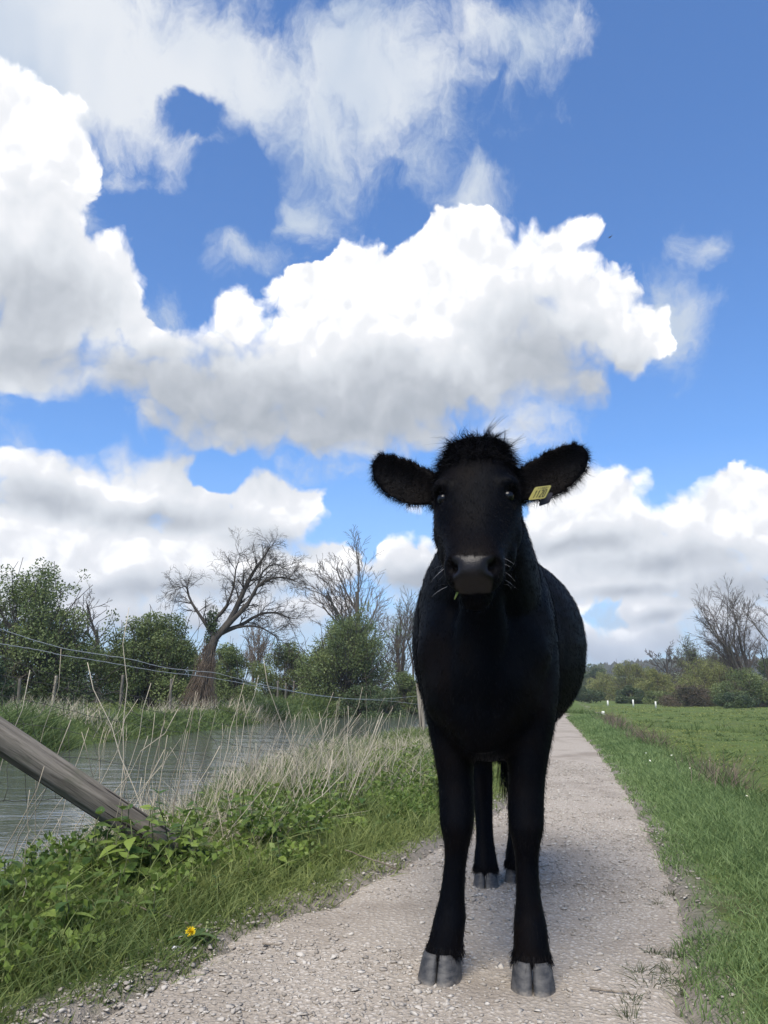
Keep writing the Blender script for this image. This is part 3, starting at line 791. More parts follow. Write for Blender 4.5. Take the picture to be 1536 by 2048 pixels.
    cl = rng.choice(tp, 46); rep = np.repeat(cl, 9); m_ = len(rep)
    cd_ = np.repeat(Vn[cl] * .8 + rng.normal(0, .45, (46, 3)) + np.array([0, 0, .5]), 9, 0) + rng.normal(0, .10, (m_, 3))
    cb_ = np.repeat(rng.normal(0, .5, (46, 3)) + np.array([0.25, -.1, -.25]), 9, 0)
    v2_, f2_, b2_ = ribbons(V[rep] + rng.normal(0, .003, (m_, 3)), cd_, np.repeat(rng.uniform(.03, .06, 46), 9), np.full(m_, .0016), cb_, rng=rng, segs=5)
    o = child('poll_tuft', mesh('poll_tuft', np.concatenate([v1_, v2_]), np.concatenate([f1_, f2_ + len(v1_)]), hairm, rnd=np.concatenate([rng.uniform(0, .7, len(ii))[b1_], rng.uniform(0, .4, m_)[b2_]]))); o['kind'] = 'stuff'
    # tail switch
    m_ = 420; bs = np.stack([rng.normal(.02, .012, m_), rng.normal(1.44, .012, m_), rng.uniform(.46, .62, m_)], 1) @ M + O
    dirs = np.tile([0, 0, -1.0], (m_, 1)) + rng.normal(0, .07, (m_, 3))
    v_, f_, bi = ribbons(bs, dirs, rng.uniform(.12, .27, m_), np.full(m_, .0035), rng.normal(0, .06, (m_, 3)), rng=rng, segs=6)
    child('tail_switch', mesh('tail_switch', v_, f_, hairm, rnd=rng.uniform(0, .5, m_)[bi]))['kind'] = 'stuff'
    # whiskers
    whm, b = newmat('whisker', .5, .3); setc(b, (.30, .31, .34))
    m_ = 22; sg = np.where(np.arange(m_) % 2, 1, -1)
    bs = np.array([W(hp(rng.uniform(.40, .46), s * .068, rng.uniform(-.09, -.03))) for s in sg])
    dirs = np.stack([sg * 1.0, np.full(m_, -.5), np.full(m_, -.35)], 1) + rng.normal(0, .25, (m_, 3))
    v_, f_, _ = ribbons(bs, dirs, rng.uniform(.02, .05, m_), np.full(m_, .0006), np.tile([0, 0, -.3], (m_, 1)), rng=rng, segs=4)
    child('whiskers', mesh('whiskers', v_, f_, whm))['kind'] = 'stuff'
    # ear tags on the cow's left ear
    tagm, b = newmat('tag_yellow', .45, .4); setc(b, mixc(noise(objco(), 60, 3), (.20, .18, .05), (.29, .265, .09)))
    tagd, b = newmat('tag_dark', .5, .35); setc(b, (.020, .016, .022))
    inkm, b = newmat('tag_ink', .6, .2); setc(b, (.02, .02, .012))
    def plate(name, quad, mat, thick=.0022):
        q = [np.asarray(p, float) for p in quad]; nrm = np.cross(q[1] - q[0], q[3] - q[0]); nrm /= np.linalg.norm(nrm)
        if nrm[1] > 0: nrm = -nrm
        pts = []
        for i in range(4):                               # rounded corners
            p, a, c = q[i], q[i - 1], q[(i + 1) % 4]
            r_ = .006; pa = p + (a - p) / np.linalg.norm(a - p) * r_; pc = p + (c - p) / np.linalg.norm(c - p) * r_
            for t_ in (0, .25, .5, .75, 1): pts.append((1 - t_) ** 2 * pa + 2 * t_ * (1 - t_) * p + t_ * t_ * pc)
        k = len(pts); P_ = np.array(pts); Vp = np.concatenate([P_ + nrm * thick, P_])
        Fp = [tuple(range(k)), tuple(range(2 * k - 1, k - 1, -1))] + [(i, k + i, k + (i + 1) % k, (i + 1) % k) for i in range(k)]
        return child(name, mesh(name, Vp, Fp, mat)), q, nrm
    Yt = 1.945
    A = [np.array(at(px, py, Yt + dy)) for (px, py, dy) in ((1057, 1001, .03), (1091, 997, -.012), (1104, 971, -.018), (1071, 975, .026))]
    ot, q, nrm = plate('ear_tag', A, tagm)
    Bq = [np.array(at(px, py, Yt + .02 + dy)) for (px, py, dy) in ((1077, 1013, .0), (1099, 1006, .0), (1106, 985, .0), (1084, 988, .0))]
    plate('ear_tag', Bq, tagd)
    # figures on the yellow tag: one large row and one small row above it
    def onplate(u, v): return (1 - u) * (1 - v) * q[0] + u * (1 - v) * q[1] + u * v * q[2] + (1 - u) * v * q[3] + nrm * .0026
    SEG = {'1': [((.5, 0), (.5, 1)), ((.5, 1), (.25, .78))], '2': [((.05, .95), (.8, 1)), ((.85, 1), (.9, .6)), ((.9, .6), (.1, 0)), ((.1, 0), (.95, 0))], '0': [((.1, .1), (.1, .9)), ((.9, .1), (.9, .9)), ((.1, 1), (.9, 1)), ((.1, 0), (.9, 0))]}
    gm = MB()
    def strokes(txt, u0, du, v0, v1, gap, th_):
        for i, ch in enumerate(txt):
            for (p, r_) in SEG[ch]:
                a_ = onplate(u0 + (i + p[0] * gap) * du, v0 + p[1] * (v1 - v0)); b_ = onplate(u0 + (i + r_[0] * gap) * du, v0 + r_[1] * (v1 - v0))
                d_ = b_ - a_; s_ = np.cross(d_, nrm); s_ /= np.linalg.norm(s_) + 1e-9; e_ = d_ / np.linalg.norm(d_) * th_ * .5
                gm.add([a_ - e_ - s_ * th_, b_ + e_ - s_ * th_, b_ + e_ + s_ * th_, a_ - e_ + s_ * th_], [(0, 1, 2, 3)])
    strokes('1120', .20, .185, .14, .68, .72, .0013)
    strokes('112021', .25, .115, .78, .90, .6, .0006)
    gm.build('tag_figures', inkm, ot, smooth=False)
    # blade of grass in the mouth
    grm, b = newmat('chewed_grass', .6, .3); setc(b, (.16, .20, .05))
    p0 = W(hp(.472, -.038, -.075)); pts = [p0 + np.array([0, .01, .004]), p0 + np.array([-.004, -.008, -.012]), p0 + np.array([-.012, -.010, -.030])]
    v_, f_ = tube(pts, [.0028, .0035, .0015], 6); mbg = MB(); mbg.add(v_, f_)
    tag(mbg.build('grass_blade', grm), 'short green blade of grass hanging from the cow\'s mouth', 'grass')
build_cow()

# ------------------------------------------------------------------ trees and bushes
def batch_tubes(P, Rd, k=3):
    """P (n,m,3), Rd (n,m): n tubes of m points"""
    n_, m_ = P.shape[:2]
    T = np.gradient(P, axis=1); T /= np.linalg.norm(T, axis=2, keepdims=True) + 1e-9
    ref = np.where(np.abs(T[:, :1, 2:3]) < .9, np.array([0, 0, 1.0]), np.array([1.0, 0, 0]))
    u = np.cross(T, np.broadcast_to(ref, T.shape)); u /= np.linalg.norm(u, axis=2, keepdims=True) + 1e-9
    w = np.cross(T, u); a = np.arange(k) * 2 * math.pi / k
    V = P[:, :, None] + Rd[:, :, None, None] * (np.cos(a)[None, None, :, None] * u[:, :, None] + np.sin(a)[None, None, :, None] * w[:, :, None])
    f = np.array([[i * k + j, i * k + (j + 1) % k, (i + 1) * k + (j + 1) % k, (i + 1) * k + j] for i in range(m_ - 1) for j in range(k)])
    F = (np.arange(n_)[:, None, None] * (m_ * k) + f[None]).reshape(-1, 4)
    return V.reshape(-1, 3), F
class Tree:
    """recursive branching; every branch is a polyline of 5 points with radii"""
    def __init__(s, seed): s.rng = np.random.default_rng(seed); s.br = {}
    def grow(s, p, d, L, r, lev, cfg):
        rng = s.rng; m_ = 6 if lev < 2 else 5
        pts = [np.array(p, float)]; d = np.array(d, float); d /= np.linalg.norm(d); ds = [d]
        for i in range(m_ - 1):
            d = d + rng.normal(0, cfg['wig'] * (1 + .25 * lev), 3) + np.array([0, 0, cfg['up'][min(lev, len(cfg['up']) - 1)]]) + np.array(cfg.get('wind', (0, 0, 0))) * (.3 + lev * .2)
            d /= np.linalg.norm(d); ds.append(d); pts.append(pts[-1] + d * L / (m_ - 1))
        rr = np.linspace(r, r * (cfg['taper'] if lev < cfg['lev'] else .35), m_)
        s.br.setdefault(lev, []).append((np.array(pts), rr))
        if lev >= cfg['lev']: return
        nc = cfg['n'][min(lev, len(cfg['n']) - 1)]
        for c in range(nc):
            t = cfg['from'] + (1 - cfg['from']) * (c + rng.uniform(.3, 1)) / nc if lev else rng.uniform(cfg['from0'], 1.0)
            q = min(t * (m_ - 1), m_ - 1.001); i = int(q); pp = pts[i] + (pts[i + 1] - pts[i]) * (q - i)
            dd = ds[i]; side = np.cross(dd, rng.normal(0, 1, 3)); side /= np.linalg.norm(side) + 1e-9
            a = cfg['ang'] * rng.uniform(.6, 1.35)
            nd = dd * math.cos(a) + side * math.sin(a)
            s.grow(pp, nd, L * cfg['len'] * rng.uniform(.65, 1.2) * (1.05 - .35 * t if lev else 1), max(r * (1 - t * (1 - cfg['taper'])) * cfg['rad'], .004), lev + 1, cfg)
    def meshes(s, trunk_lev, minr=0.0):
        out = []
        for pick in ([l for l in s.br if l <= trunk_lev], [l for l in s.br if l > trunk_lev]):
            Vs, Fs, n_ = [], [], 0
            for l in pick:
                P = np.array([b_[0] for b_ in s.br[l]]); Rd = np.maximum(np.array([b_[1] for b_ in s.br[l]]), minr)
                V, F = batch_tubes(P, Rd, 8 if l == 0 else (5 if l < 2 else 3)); Vs.append(V); Fs.append(F + n_); n_ += len(V)
            out.append((np.concatenate(Vs), np.concatenate(Fs)) if Vs else None)
        return out
BARK = simple('bark', (.060, .052, .042), (.135, .120, .098), 30, .9, .1, 5, .6, (1, 1, .25))
BARK_DARK = simple('dark_bark', (.038, .034, .030), (.085, .076, .066), 30, .9, .1, 5, .6, (1, 1, .25))
TWIG = simple('twig_bark', (.060, .048, .040), (.120, .098, .080), 3, .9, .1)
TWIG_BROWN = simple('brown_twig', (.10, .075, .055), (.19, .15, .115), 3, .9, .1)
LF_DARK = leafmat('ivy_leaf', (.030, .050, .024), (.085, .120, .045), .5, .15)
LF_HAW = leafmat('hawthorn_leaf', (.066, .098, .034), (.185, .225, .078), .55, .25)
LF_WIL = leafmat('willow_leaf', (.140, .160, .050), (.270, .275, .095), .6, .35)
LF_PALE = leafmat('young_leaf', (.105, .135, .055), (.20, .22, .095), .6, .35)
LF_BRAM = leafmat('bramble_leaf', (.045, .048, .028), (.110, .082, .055), .6, .2)
def leaf_cloud(rng, C, Rc, n_, size, flat=.7, aspect=.55):
    """leaves spread through clumps: C clump centres (k,3), Rc radii; rhombic folded leaves of 2 quads"""
    k = len(C); w = Rc ** 2; ii = rng.choice(k, n_, p=w / w.sum())
    d = rng.normal(0, 1, (n_, 3)); d /= np.linalg.norm(d, axis=1)[:, None]
    p = C[ii] + d * (Rc[ii] * rng.uniform(.35, 1.08, n_) ** .6)[:, None] * np.array([1, 1, flat])
    ax_ = rng.normal(0, 1, (n_, 3)) + d * .6 + np.array([0, 0, -.2]); ax_ /= np.linalg.norm(ax_, axis=1)[:, None]
    sd_ = np.cross(ax_, rng.normal(0, 1, (n_, 3))); sd_ /= np.linalg.norm(sd_, axis=1)[:, None]
    nm = np.cross(ax_, sd_); L = (size * rng.uniform(.6, 1.4, n_))[:, None]
    base, tip = p - ax_ * L * .5, p + ax_ * L * .5
    mid = p - nm * L * .08; l_ = p - sd_ * L * aspect * .5 + nm * L * .06; r_ = p + sd_ * L * aspect * .5 + nm * L * .06
    V = np.stack([base, tip, l_, r_], 1).reshape(-1, 3)
    F = (np.arange(n_)[:, None, None] * 4 + np.array([[0, 1, 2], [0, 3, 1]])[None]).reshape(-1, 3)
    clump_r = rng.uniform(0, 1, k)
    r = np.clip(.75 * clump_r[ii] + .25 * rng.uniform(0, 1, n_), 0, 1)
    return V, F, np.repeat(r, 4)
def bush(name, label, cat, x, y, h, w, leafm, seed, n_leaf=9000, leaf=.07, bottom=.05, ragged=.5, twigs=260, flat=.8, group=None, dens=42, twigm=None, depth=None, lean=0.0):
    rng = np.random.default_rng(seed); z0 = gz1(x, y); dep = depth or w * .8
    root = thing(name, label, cat, (x, y, z0), 0, group)
    # clump centres on and in a ragged dome
    k = dens; u = rng.uniform(0, 2 * math.pi, k); v = rng.uniform(0, 1, k)
    rr = np.sqrt(rng.uniform(.15, 1, k)); el = np.arcsin(v)
    cx = np.cos(u) * np.cos(el) * rr * w * .42; cy = np.sin(u) * np.cos(el) * rr * dep * .42
    cz = (bottom + (1 - bottom) * (v * .86 * (.6 + .4 * rr))) * h
    Rc = rng.uniform(.12, .23, k) * (w + h) * .5 * (1 - .35 * v)
    cz = np.clip(cz, Rc * .45, h - Rc * .7)
    C = np.stack([cx + lean * cz, cy, cz], 1)
    n_leaf = int(n_leaf * 2.6)
    V, F, r = leaf_cloud(rng, C, Rc, n_leaf, leaf, flat)
    # loose sprays that break the outline
    m_ = int(26 * ragged) + 4; sp_i = rng.choice(np.where(v > .25)[0], m_)
    P0 = C[sp_i]; dv = np.stack([P0[:, 0], P0[:, 1], np.full(m_, h * .35)], 1) * .7 + rng.normal(0, .35, (m_, 3)); dv /= np.linalg.norm(dv, axis=1)[:, None]
    Ls = rng.uniform(.5, 1.0, m_) * .34 * h * (.4 + ragged)
    t = np.linspace(0, 1, 5)[None, :, None]
    PT = P0[:, None] + dv[:, None] * Ls[:, None, None] * t + rng.normal(0, .03 * h, (m_, 5, 3)) * t + np.array([0, 0, -.10 * h]) * t * t
    sl = []
    for j in range(1, 5): sl.append(PT[:, j])
    sc = np.concatenate(sl); V2, F2, r2 = leaf_cloud(rng, sc, np.full(len(sc), .055 * h), int(n_leaf * .16 * ragged) + 60, leaf, 1.0)
    me = mesh('crown', np.concatenate([V, V2]), np.concatenate([F, F2 + len(V)]), leafm, False, np.concatenate([r, r2]))
    obj('crown', me, root)
    # stems and twigs
    tw = []; tr = []
    for j in range(twigs):
        c = C[rng.integers(k)]; b_ = np.array([rng.normal(0, .05 * w), rng.normal(0, .05 * w), 0])
        q = c + rng.normal(0, .16 * w, 3) * np.array([1, 1, .7]); q[2] = max(q[2], .1)
        s0 = b_ + (q - b_) * rng.uniform(.25, .6) if j > 12 else b_
        md = (s0 + q) / 2 + rng.normal(0, .05 * w, 3)
        tw.append([s0, (s0 + md) / 2 + rng.normal(0, .015 * w, 3), md, (md + q) / 2 + rng.normal(0, .015 * w, 3), q]); tr.append(np.linspace(.030 if j < 12 else .012, .006, 5) * (h / 4 + .3))
    Vt, Ft = batch_tubes(np.array(tw), np.array(tr), 4)
    obj('trunk', mesh('trunk', Vt, Ft, twigm or TWIG, True), root)
    Vs, Fs = batch_tubes(PT, np.linspace(.012, .004, 5)[None].repeat(m_, 0) * (h / 4 + .3), 3)
    obj('spray', mesh('spray', Vs, Fs, twigm or TWIG, True), root)['kind'] = 'stuff'
    return root
def bare_tree(name, label, x, y, cfg, seed, h0, r0, d0=(0, 0, 1), mats=(None, None), trunk_lev=1, minr=.006, buds=None, group=None, stems=1):
    z0 = gz1(x, y); root = thing(name, label, 'tree', (x, y, z0 - .05), 0, group)
    T = Tree(seed)
    for s in range(stems):
        dd = np.array(d0, float) + (T.rng.normal(0, .16, 3) if stems > 1 else 0)
        T.grow((0 + (T.rng.normal(0, .25) if stems > 1 else 0), 0, 0), dd, h0, r0, 0, cfg)
    a, b_ = T.meshes(trunk_lev, minr)
    obj('trunk', mesh('trunk', a[0], a[1], mats[0] or BARK, True), root)
    obj('branches', mesh('branches', b_[0], b_[1], mats[1] or TWIG, False), root)
    if buds:
        lm, n_, sz = buds; lev = max(T.br); tips = np.concatenate([q[0][2:] for q in T.br[lev]])
        rng = T.rng; C = tips[rng.choice(len(tips), min(len(tips), 900), replace=False)]
        V, F, r = leaf_cloud(rng, C, np.full(len(C), sz * 2.5), n_, sz, 1)
        obj('crown', mesh('crown', V, F, lm, False, r), root)
    return root, T
def place(px, Y): return at(px, 1385, Y).x
# --- beyond the river, left of the cow
bush('hawthorn_tree', 'tall dark hawthorn with loose arching sprays, beside the wire fence end of the far bank', 'tree', place(58, 26), 26, 5.0, 4.9, LF_HAW, 101, 15000, .085, .04, 1.0, 420, dens=60, twigm=BARK_DARK)
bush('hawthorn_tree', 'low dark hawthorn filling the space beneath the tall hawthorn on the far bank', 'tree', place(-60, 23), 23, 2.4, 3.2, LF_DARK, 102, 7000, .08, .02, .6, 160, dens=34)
bush('hawthorn_tree', 'round dense hawthorn with a domed crown and clear stems on the far bank', 'tree', place(298, 28), 28, 3.8, 4.1, LF_HAW, 103, 17000, .075, .13, .35, 340, dens=64, twigm=BARK_DARK)
bare_tree('bare_tree', 'bare dark twisted tree standing between the two hawthorns', place(196, 42), 42, dict(wig=.13, up=(.03, .05, .06, .05), n=(5, 4, 4, 3), lev=4, ang=.62, len=.62, rad=.62, taper=.55, **{'from': .25}, from0=.35), 7, 4.1, .16, mats=(BARK_DARK, BARK_DARK), minr=.010)
# the leaning willow by the river
wx = place(402, 27)
lw = thing('leaning_willow', 'bare leaning willow with ivy on a limb and a skirt of dead stems', 'tree', (wx, 27, gz1(wx, 27) - .05))
def build_willow():
    T = Tree(31); cfg = dict(wig=.16, up=(.0, .03, .0, -.035, -.05), n=(3, 5, 6, 6), lev=4, ang=.60, len=.60, rad=.60, taper=.5, **{'from': .18}, from0=.5)
    rng = T.rng
    def pt(px, py, dy=0): p = at(px, py, 27 + dy); return np.array([p.x - wx, dy, p.z - lw.location.z])
    # trunk and main limbs follow the leaning habit of the tree
    limbs = [([(402, 1395), (412, 1345), (420, 1300), (432, 1272)], .21, .14, 0), ([(432, 1275), (462, 1240), (485, 1195), (500, 1150), (526, 1118), (540, 1094)], .13, .02, .2), ([(436, 1272), (468, 1238), (500, 1205), (520, 1165), (560, 1150), (588, 1160)], .10, .015, -.3),
             ([(436, 1270), (475, 1252), (510, 1232), (550, 1222), (592, 1238)], .09, .012, .5), ([(428, 1278), (420, 1262), (402, 1238), (378, 1195), (372, 1168), (352, 1180)], .085, .010, -.2), ([(425, 1275), (430, 1240), (444, 1222), (470, 1185), (470, 1140), (480, 1112)], .08, .012, .3),
             ([(470, 1235), (505, 1190), (520, 1150), (552, 1120), (575, 1140)], .06, .010, -.5), ([(440, 1262), (490, 1250), (540, 1262), (560, 1285)], .05, .008, .1)]
    thick = []
    for pts, r0, r1, dy in limbs:
        k = len(pts); P = np.array([pt(*q, dy * i / (k - 1)) for i, q in enumerate(pts)])
        tt = np.linspace(0, k - 1, 12); P = np.stack([np.interp(tt, np.arange(k), P[:, j]) for j in range(3)], 1)
        P[1:-1] += rng.normal(0, .035, (10, 3)); P[1:-1] = (P[:-2] + 2 * P[1:-1] + P[2:]) / 4
        rr = np.linspace(r0, r1, 12); thick.append((P, rr))
        if r0 < .2:
            for j in range(3, 12):
                for _ in range(3 if j > 4 else 1):
                    d = P[min(j + 1, 11)] - P[j - 1]; d /= np.linalg.norm(d); sd_ = np.cross(d, rng.normal(0, 1, 3)); sd_ /= np.linalg.norm(sd_)
                    T.grow(P[j], d * .7 + sd_ * rng.uniform(.4, 1.0) + np.array([0, 0, .15]), rng.uniform(.45, .95), max(rr[j] * .38, .010), 2, cfg)
    Vt, Ft = batch_tubes(np.array([t_[0] for t_ in thick]), np.array([t_[1] for t_ in thick]), 9)
    obj('trunk', mesh('trunk', Vt, Ft, BARK_DARK, True), lw)
    _, b_ = T.meshes(0, .003); obj('branches', mesh('branches', *b_, BARK_DARK), lw)
    C = np.array([pt(424 + rng.normal(0, 5), y_ + 0, rng.normal(0, .1)) + rng.normal(0, .05, 3) for y_ in np.linspace(1222, 1285, 30)])
    V, F, r = leaf_cloud(rng, C, np.full(30, .16), 1500, .07, 1.2); obj('ivy', mesh('ivy', V, F, LF_DARK, False, r), lw)
    # dead climbing stems hanging round the base
    m_ = 230; a = rng.uniform(0, 6.28, m_); top = np.array([pt(rng.uniform(408, 432), rng.uniform(1275, 1330), rng.normal(0, .12)) for _ in range(m_)])
    bot = np.stack([np.cos(a) * rng.uniform(.1, .75, m_) - .1, np.sin(a) * rng.uniform(.2, .7, m_), rng.uniform(0, .4, m_)], 1)
    t = np.linspace(0, 1, 5)[None, :, None]; P = top[:, None] * (1 - t) + bot[:, None] * t + rng.normal(0, .05, (m_, 5, 3))
    Vd, Fd = batch_tubes(P, np.full((m_, 5), .009), 3); obj('dead_stems', mesh('dead_stems', Vd, Fd, TWIG_BROWN), lw)['kind'] = 'stuff'
build_willow()
bush('shrub', 'dull green shrub right behind the leaning willow', 'bush', place(470, 38), 38, 3.3, 3.2, LF_HAW, 105, 8000, .09, .05, .3, 120, dens=40)
bush('shrub', 'lighter green rounded shrub next to the dull green shrub on the far bank', 'bush', place(566, 40), 40, 3.5, 3.6, LF_HAW, 106, 8000, .09, .05, .3, 120, dens=40)
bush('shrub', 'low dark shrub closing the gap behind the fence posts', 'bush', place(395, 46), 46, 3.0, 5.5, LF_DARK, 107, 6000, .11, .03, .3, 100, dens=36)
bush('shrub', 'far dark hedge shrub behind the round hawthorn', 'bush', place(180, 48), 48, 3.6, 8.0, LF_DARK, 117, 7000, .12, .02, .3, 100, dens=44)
bush('overhanging_shrub', 'big ivy-clad shrub hanging over the water at the river bend', 'bush', place(690, 37), 37, 4.9, 4.9, LF_HAW, 108, 17000, .085, -.02, .7, 420, dens=66, twigm=BARK_DARK)
bush('overhanging_shrub', 'dark leafy skirt of shrub trailing into the river below the ivy-clad shrub', 'bush', place(738, 35.5), 35.5, 2.1, 4.0, LF_DARK, 109, 8000, .08, -.05, .4, 120, dens=40)
bare_tree('ash_tree', 'tall bare ash with upright forking limbs rising above the ivy-clad shrub', place(738, 50), 50, dict(wig=.07, up=(.02, .07, .07, .06), n=(7, 6, 5, 4), lev=4, ang=.58, len=.60, rad=.56, taper=.5, **{'from': .22}, from0=.32), 15, 7.2, .20, mats=(BARK, TWIG), minr=.011)
bare_tree('scrub_tree', 'thin grey brushwood tree with a few young leaves beside the cow\'s shoulder', place(808, 44), 44, dict(wig=.10, up=(.05, .08, .08), n=(6, 6, 5), lev=3, ang=.5, len=.62, rad=.55, taper=.5, **{'from': .15}, from0=.12), 22, 3.7, .07, mats=(TWIG, TWIG), minr=.010, buds=(LF_PALE, 2400, .07), stems=5)
bare_tree('scrub_tree', 'brown fine-twigged tree behind the ivy-clad shrub', place(712, 56), 56, dict(wig=.10, up=(.05, .08, .08), n=(7, 6, 6), lev=3, ang=.5, len=.60, rad=.55, taper=.5, **{'from': .15}, from0=.2), 23, 5.2, .09, mats=(TWIG_BROWN, TWIG_BROWN), minr=.012, stems=4)
bare_tree('scrub_tree', 'small brown bare tree seen behind the willow trunk', place(500, 60), 60, dict(wig=.10, up=(.05, .08, .08), n=(7, 6, 5), lev=3, ang=.5, len=.60, rad=.55, taper=.5, **{'from': .15}, from0=.2), 24, 3.6, .08, mats=(TWIG_BROWN, TWIG_BROWN), minr=.013, stems=4)
bush('shrub', 'olive green shrub at the water\'s end beside the cow\'s shoulder', 'bush', place(818, 41), 41, 2.6, 3.4, LF_HAW, 110, 6000, .09, -.02, .4, 140, dens=34)
# --- meadow edge, right of the cow
FIELD = 'hedge bushes along the meadow edge'
bush('bush', 'long low dark bramble bank at the far end of the path', 'bush', place(1150, 78), 78, 1.5, 6.5, LF_DARK, 201, 5000, .14, .0, .3, 60, dens=40)
bush('bush', 'grey-green copse at the foot of the far hill', 'bush', place(1168, 150), 150, 8.0, 11, LF_PALE, 202, 6000, .30, .0, .4, 120, dens=44)
bush('bush', 'dark evergreen standing in the grey-green copse', 'bush', place(1196, 128), 128, 5.6, 4.6, LF_DARK, 203, 3500, .24, .0, .4, 60, dens=30)
bush('willow_bush', 'yellow-green young willow thicket nearest the far copse', 'bush', place(1215, 105), 105, 4.2, 7.5, LF_WIL, 204, 8000, .14, .0, .5, 200, dens=46)
bush('willow_bush', 'tall olive-yellow willow bush beside the leaning bare tree', 'bush', place(1268, 92), 92, 5.4, 6.2, LF_WIL, 205, 9000, .13, .0, .5, 240, dens=50)
bush('willow_bush', 'yellowish willow scrub in front of the leaning bare tree', 'bush', place(1316, 80), 80, 3.6, 5.0, LF_WIL, 206, 7000, .12, .0, .6, 240, dens=40)
bush('bush', 'very dark rounded bramble bush in front of the willow bushes', 'bush', place(1263, 74), 74, 1.75, 3.6, LF_DARK, 207, 4500, .12, .0, .2, 60, dens=34)
bush('bush', 'low dark bramble at the foot of the yellowish willow scrub', 'bush', place(1310, 70), 70, 1.1, 4.4, LF_HAW, 208, 4000, .11, .0, .3, 60, dens=30)
bush('bramble', 'purplish brown bramble mound at the meadow edge', 'bush', place(1382, 60), 60, 1.7, 4.6, LF_BRAM, 209, 6000, .09, .0, .5, 320, dens=38, twigm=TWIG_BROWN)
bush('willow_bush', 'broad olive willow bush behind the purplish bramble', 'bush', place(1420, 70), 70, 4.2, 8.0, LF_WIL, 210, 9000, .11, .0, .6, 300, dens=54)
bush('bush', 'dark green thicket at the foot of the tall bare tree', 'bush', place(1490, 58), 58, 3.0, 5.6, LF_HAW, 211, 8000, .10, .0, .4, 220, dens=46)
bush('bush', 'near-black shrub low in the thicket under the tall bare tree', 'bush', place(1470, 52), 52, 1.3, 3.4, LF_DARK, 212, 4000, .09, .0, .3, 80, dens=30)
bush('bush', 'brownish hedge rising behind the olive willow bush', 'bush', place(1400, 98), 98, 5.6, 16, LF_BRAM, 213, 9000, .16, .0, .4, 300, dens=60)
bush('bush', 'dark green hedge closing the meadow beyond the thicket', 'bush', place(1560, 62), 62, 4.0, 6.0, LF_HAW, 214, 7000, .11, .0, .4, 160, dens=44)
UP = dict(wig=.08, up=(.03, .06, .06, .05), n=(6, 5, 5, 4), lev=4, ang=.52, len=.62, rad=.58, taper=.5, **{'from': .2}, from0=.2)
bare_tree('bare_tree', 'tall bare spreading tree with many limbs rising from the thicket', place(1512, 60), 60, dict(UP, n=(7, 6, 6, 5)), 41, 5.4, .15, (-.06, 0, 1), mats=(BARK, TWIG), minr=.008, stems=4)
bare_tree('bare_tree', 'leaning bare tree with a round twiggy head above the willow scrub', place(1352, 84), 84, dict(UP, n=(5, 5, 5, 4), len=.52, from0=.62), 42, 4.6, .15, (-.42, 0, 1), mats=(BARK_DARK, TWIG), minr=.016)
bare_tree('young_leaf_tree', 'thin tree with pale young leaves between the leaning tree and the tall bare tree', place(1388, 82), 82, UP, 43, 3.7, .10, (0, 0, 1), minr=.014, buds=(LF_PALE, 3600, .12), stems=3)
bare_tree('young_leaf_tree', 'open pale-leaved tree next to the tall bare tree', place(1432, 76), 76, UP, 44, 3.0, .09, (0, 0, 1), minr=.014, buds=(LF_PALE, 2600, .11), stems=3)

# ------------------------------------------------------------------ grass and bank plants
GR_VERGE = leafmat('verge_grass', (.092, .150, .046), (.245, .325, .125), .55, .4)
GR_BANK = leafmat('bank_grass', (.078, .122, .034), (.275, .310, .100), .55, .4)
GR_FIELD = leafmat('meadow_grass', (.140, .178, .046), (.295, .315, .098), .6, .4)
GR_SEDGE = leafmat('sedge_blade', (.065, .110, .030), (.175, .220, .075), .5, .35)
STRAW = leafmat('dead_straw', (.33, .28, .21), (.62, .55, .43), .8, .2)
NETTLE = leafmat('nettle_leaf', (.055, .105, .024), (.190, .255, .050), .5, .35)
def grass(name, label, x, y, length, width, mat, rng, lean=.35, bend=.5, segs=3, drift=(0, 0), kind='stuff', cat='grass', clump=None, zoff=-.01, rclump=1.2):
    n_ = len(x); z = gz(x, y) + zoff
    base = np.stack([x, y, z], 1)
    d = np.stack([rng.normal(drift[0], lean, n_), rng.normal(drift[1], lean, n_), np.ones(n_)], 1)
    bd = d * np.array([1, 1, 0]) * bend + np.stack([rng.normal(0, .15, n_), rng.normal(0, .15, n_), -np.abs(rng.normal(0, .25, n_)) * bend], 1)
    V, F, bi = ribbons(base, d, length, width, bd, rng=rng, segs=segs)
    r = np.clip(.6 * fbm(x * rclump, y * rclump, 3, 91) + .25 + rng.normal(0, .22, n_) - .12, 0, 1)
    return tag(obj(name, mesh(name, V, F, mat, False, r[bi])), label, cat, kind=kind)
def scatter(rng, n_, y0, y1, xa, xb, p=1.0):
    y = y0 * (y1 / y0) ** rng.uniform(0, 1, n_); a = rng.uniform(0, 1, n_) ** p
    return xa(y) * (1 - a) + xb(y) * a, y
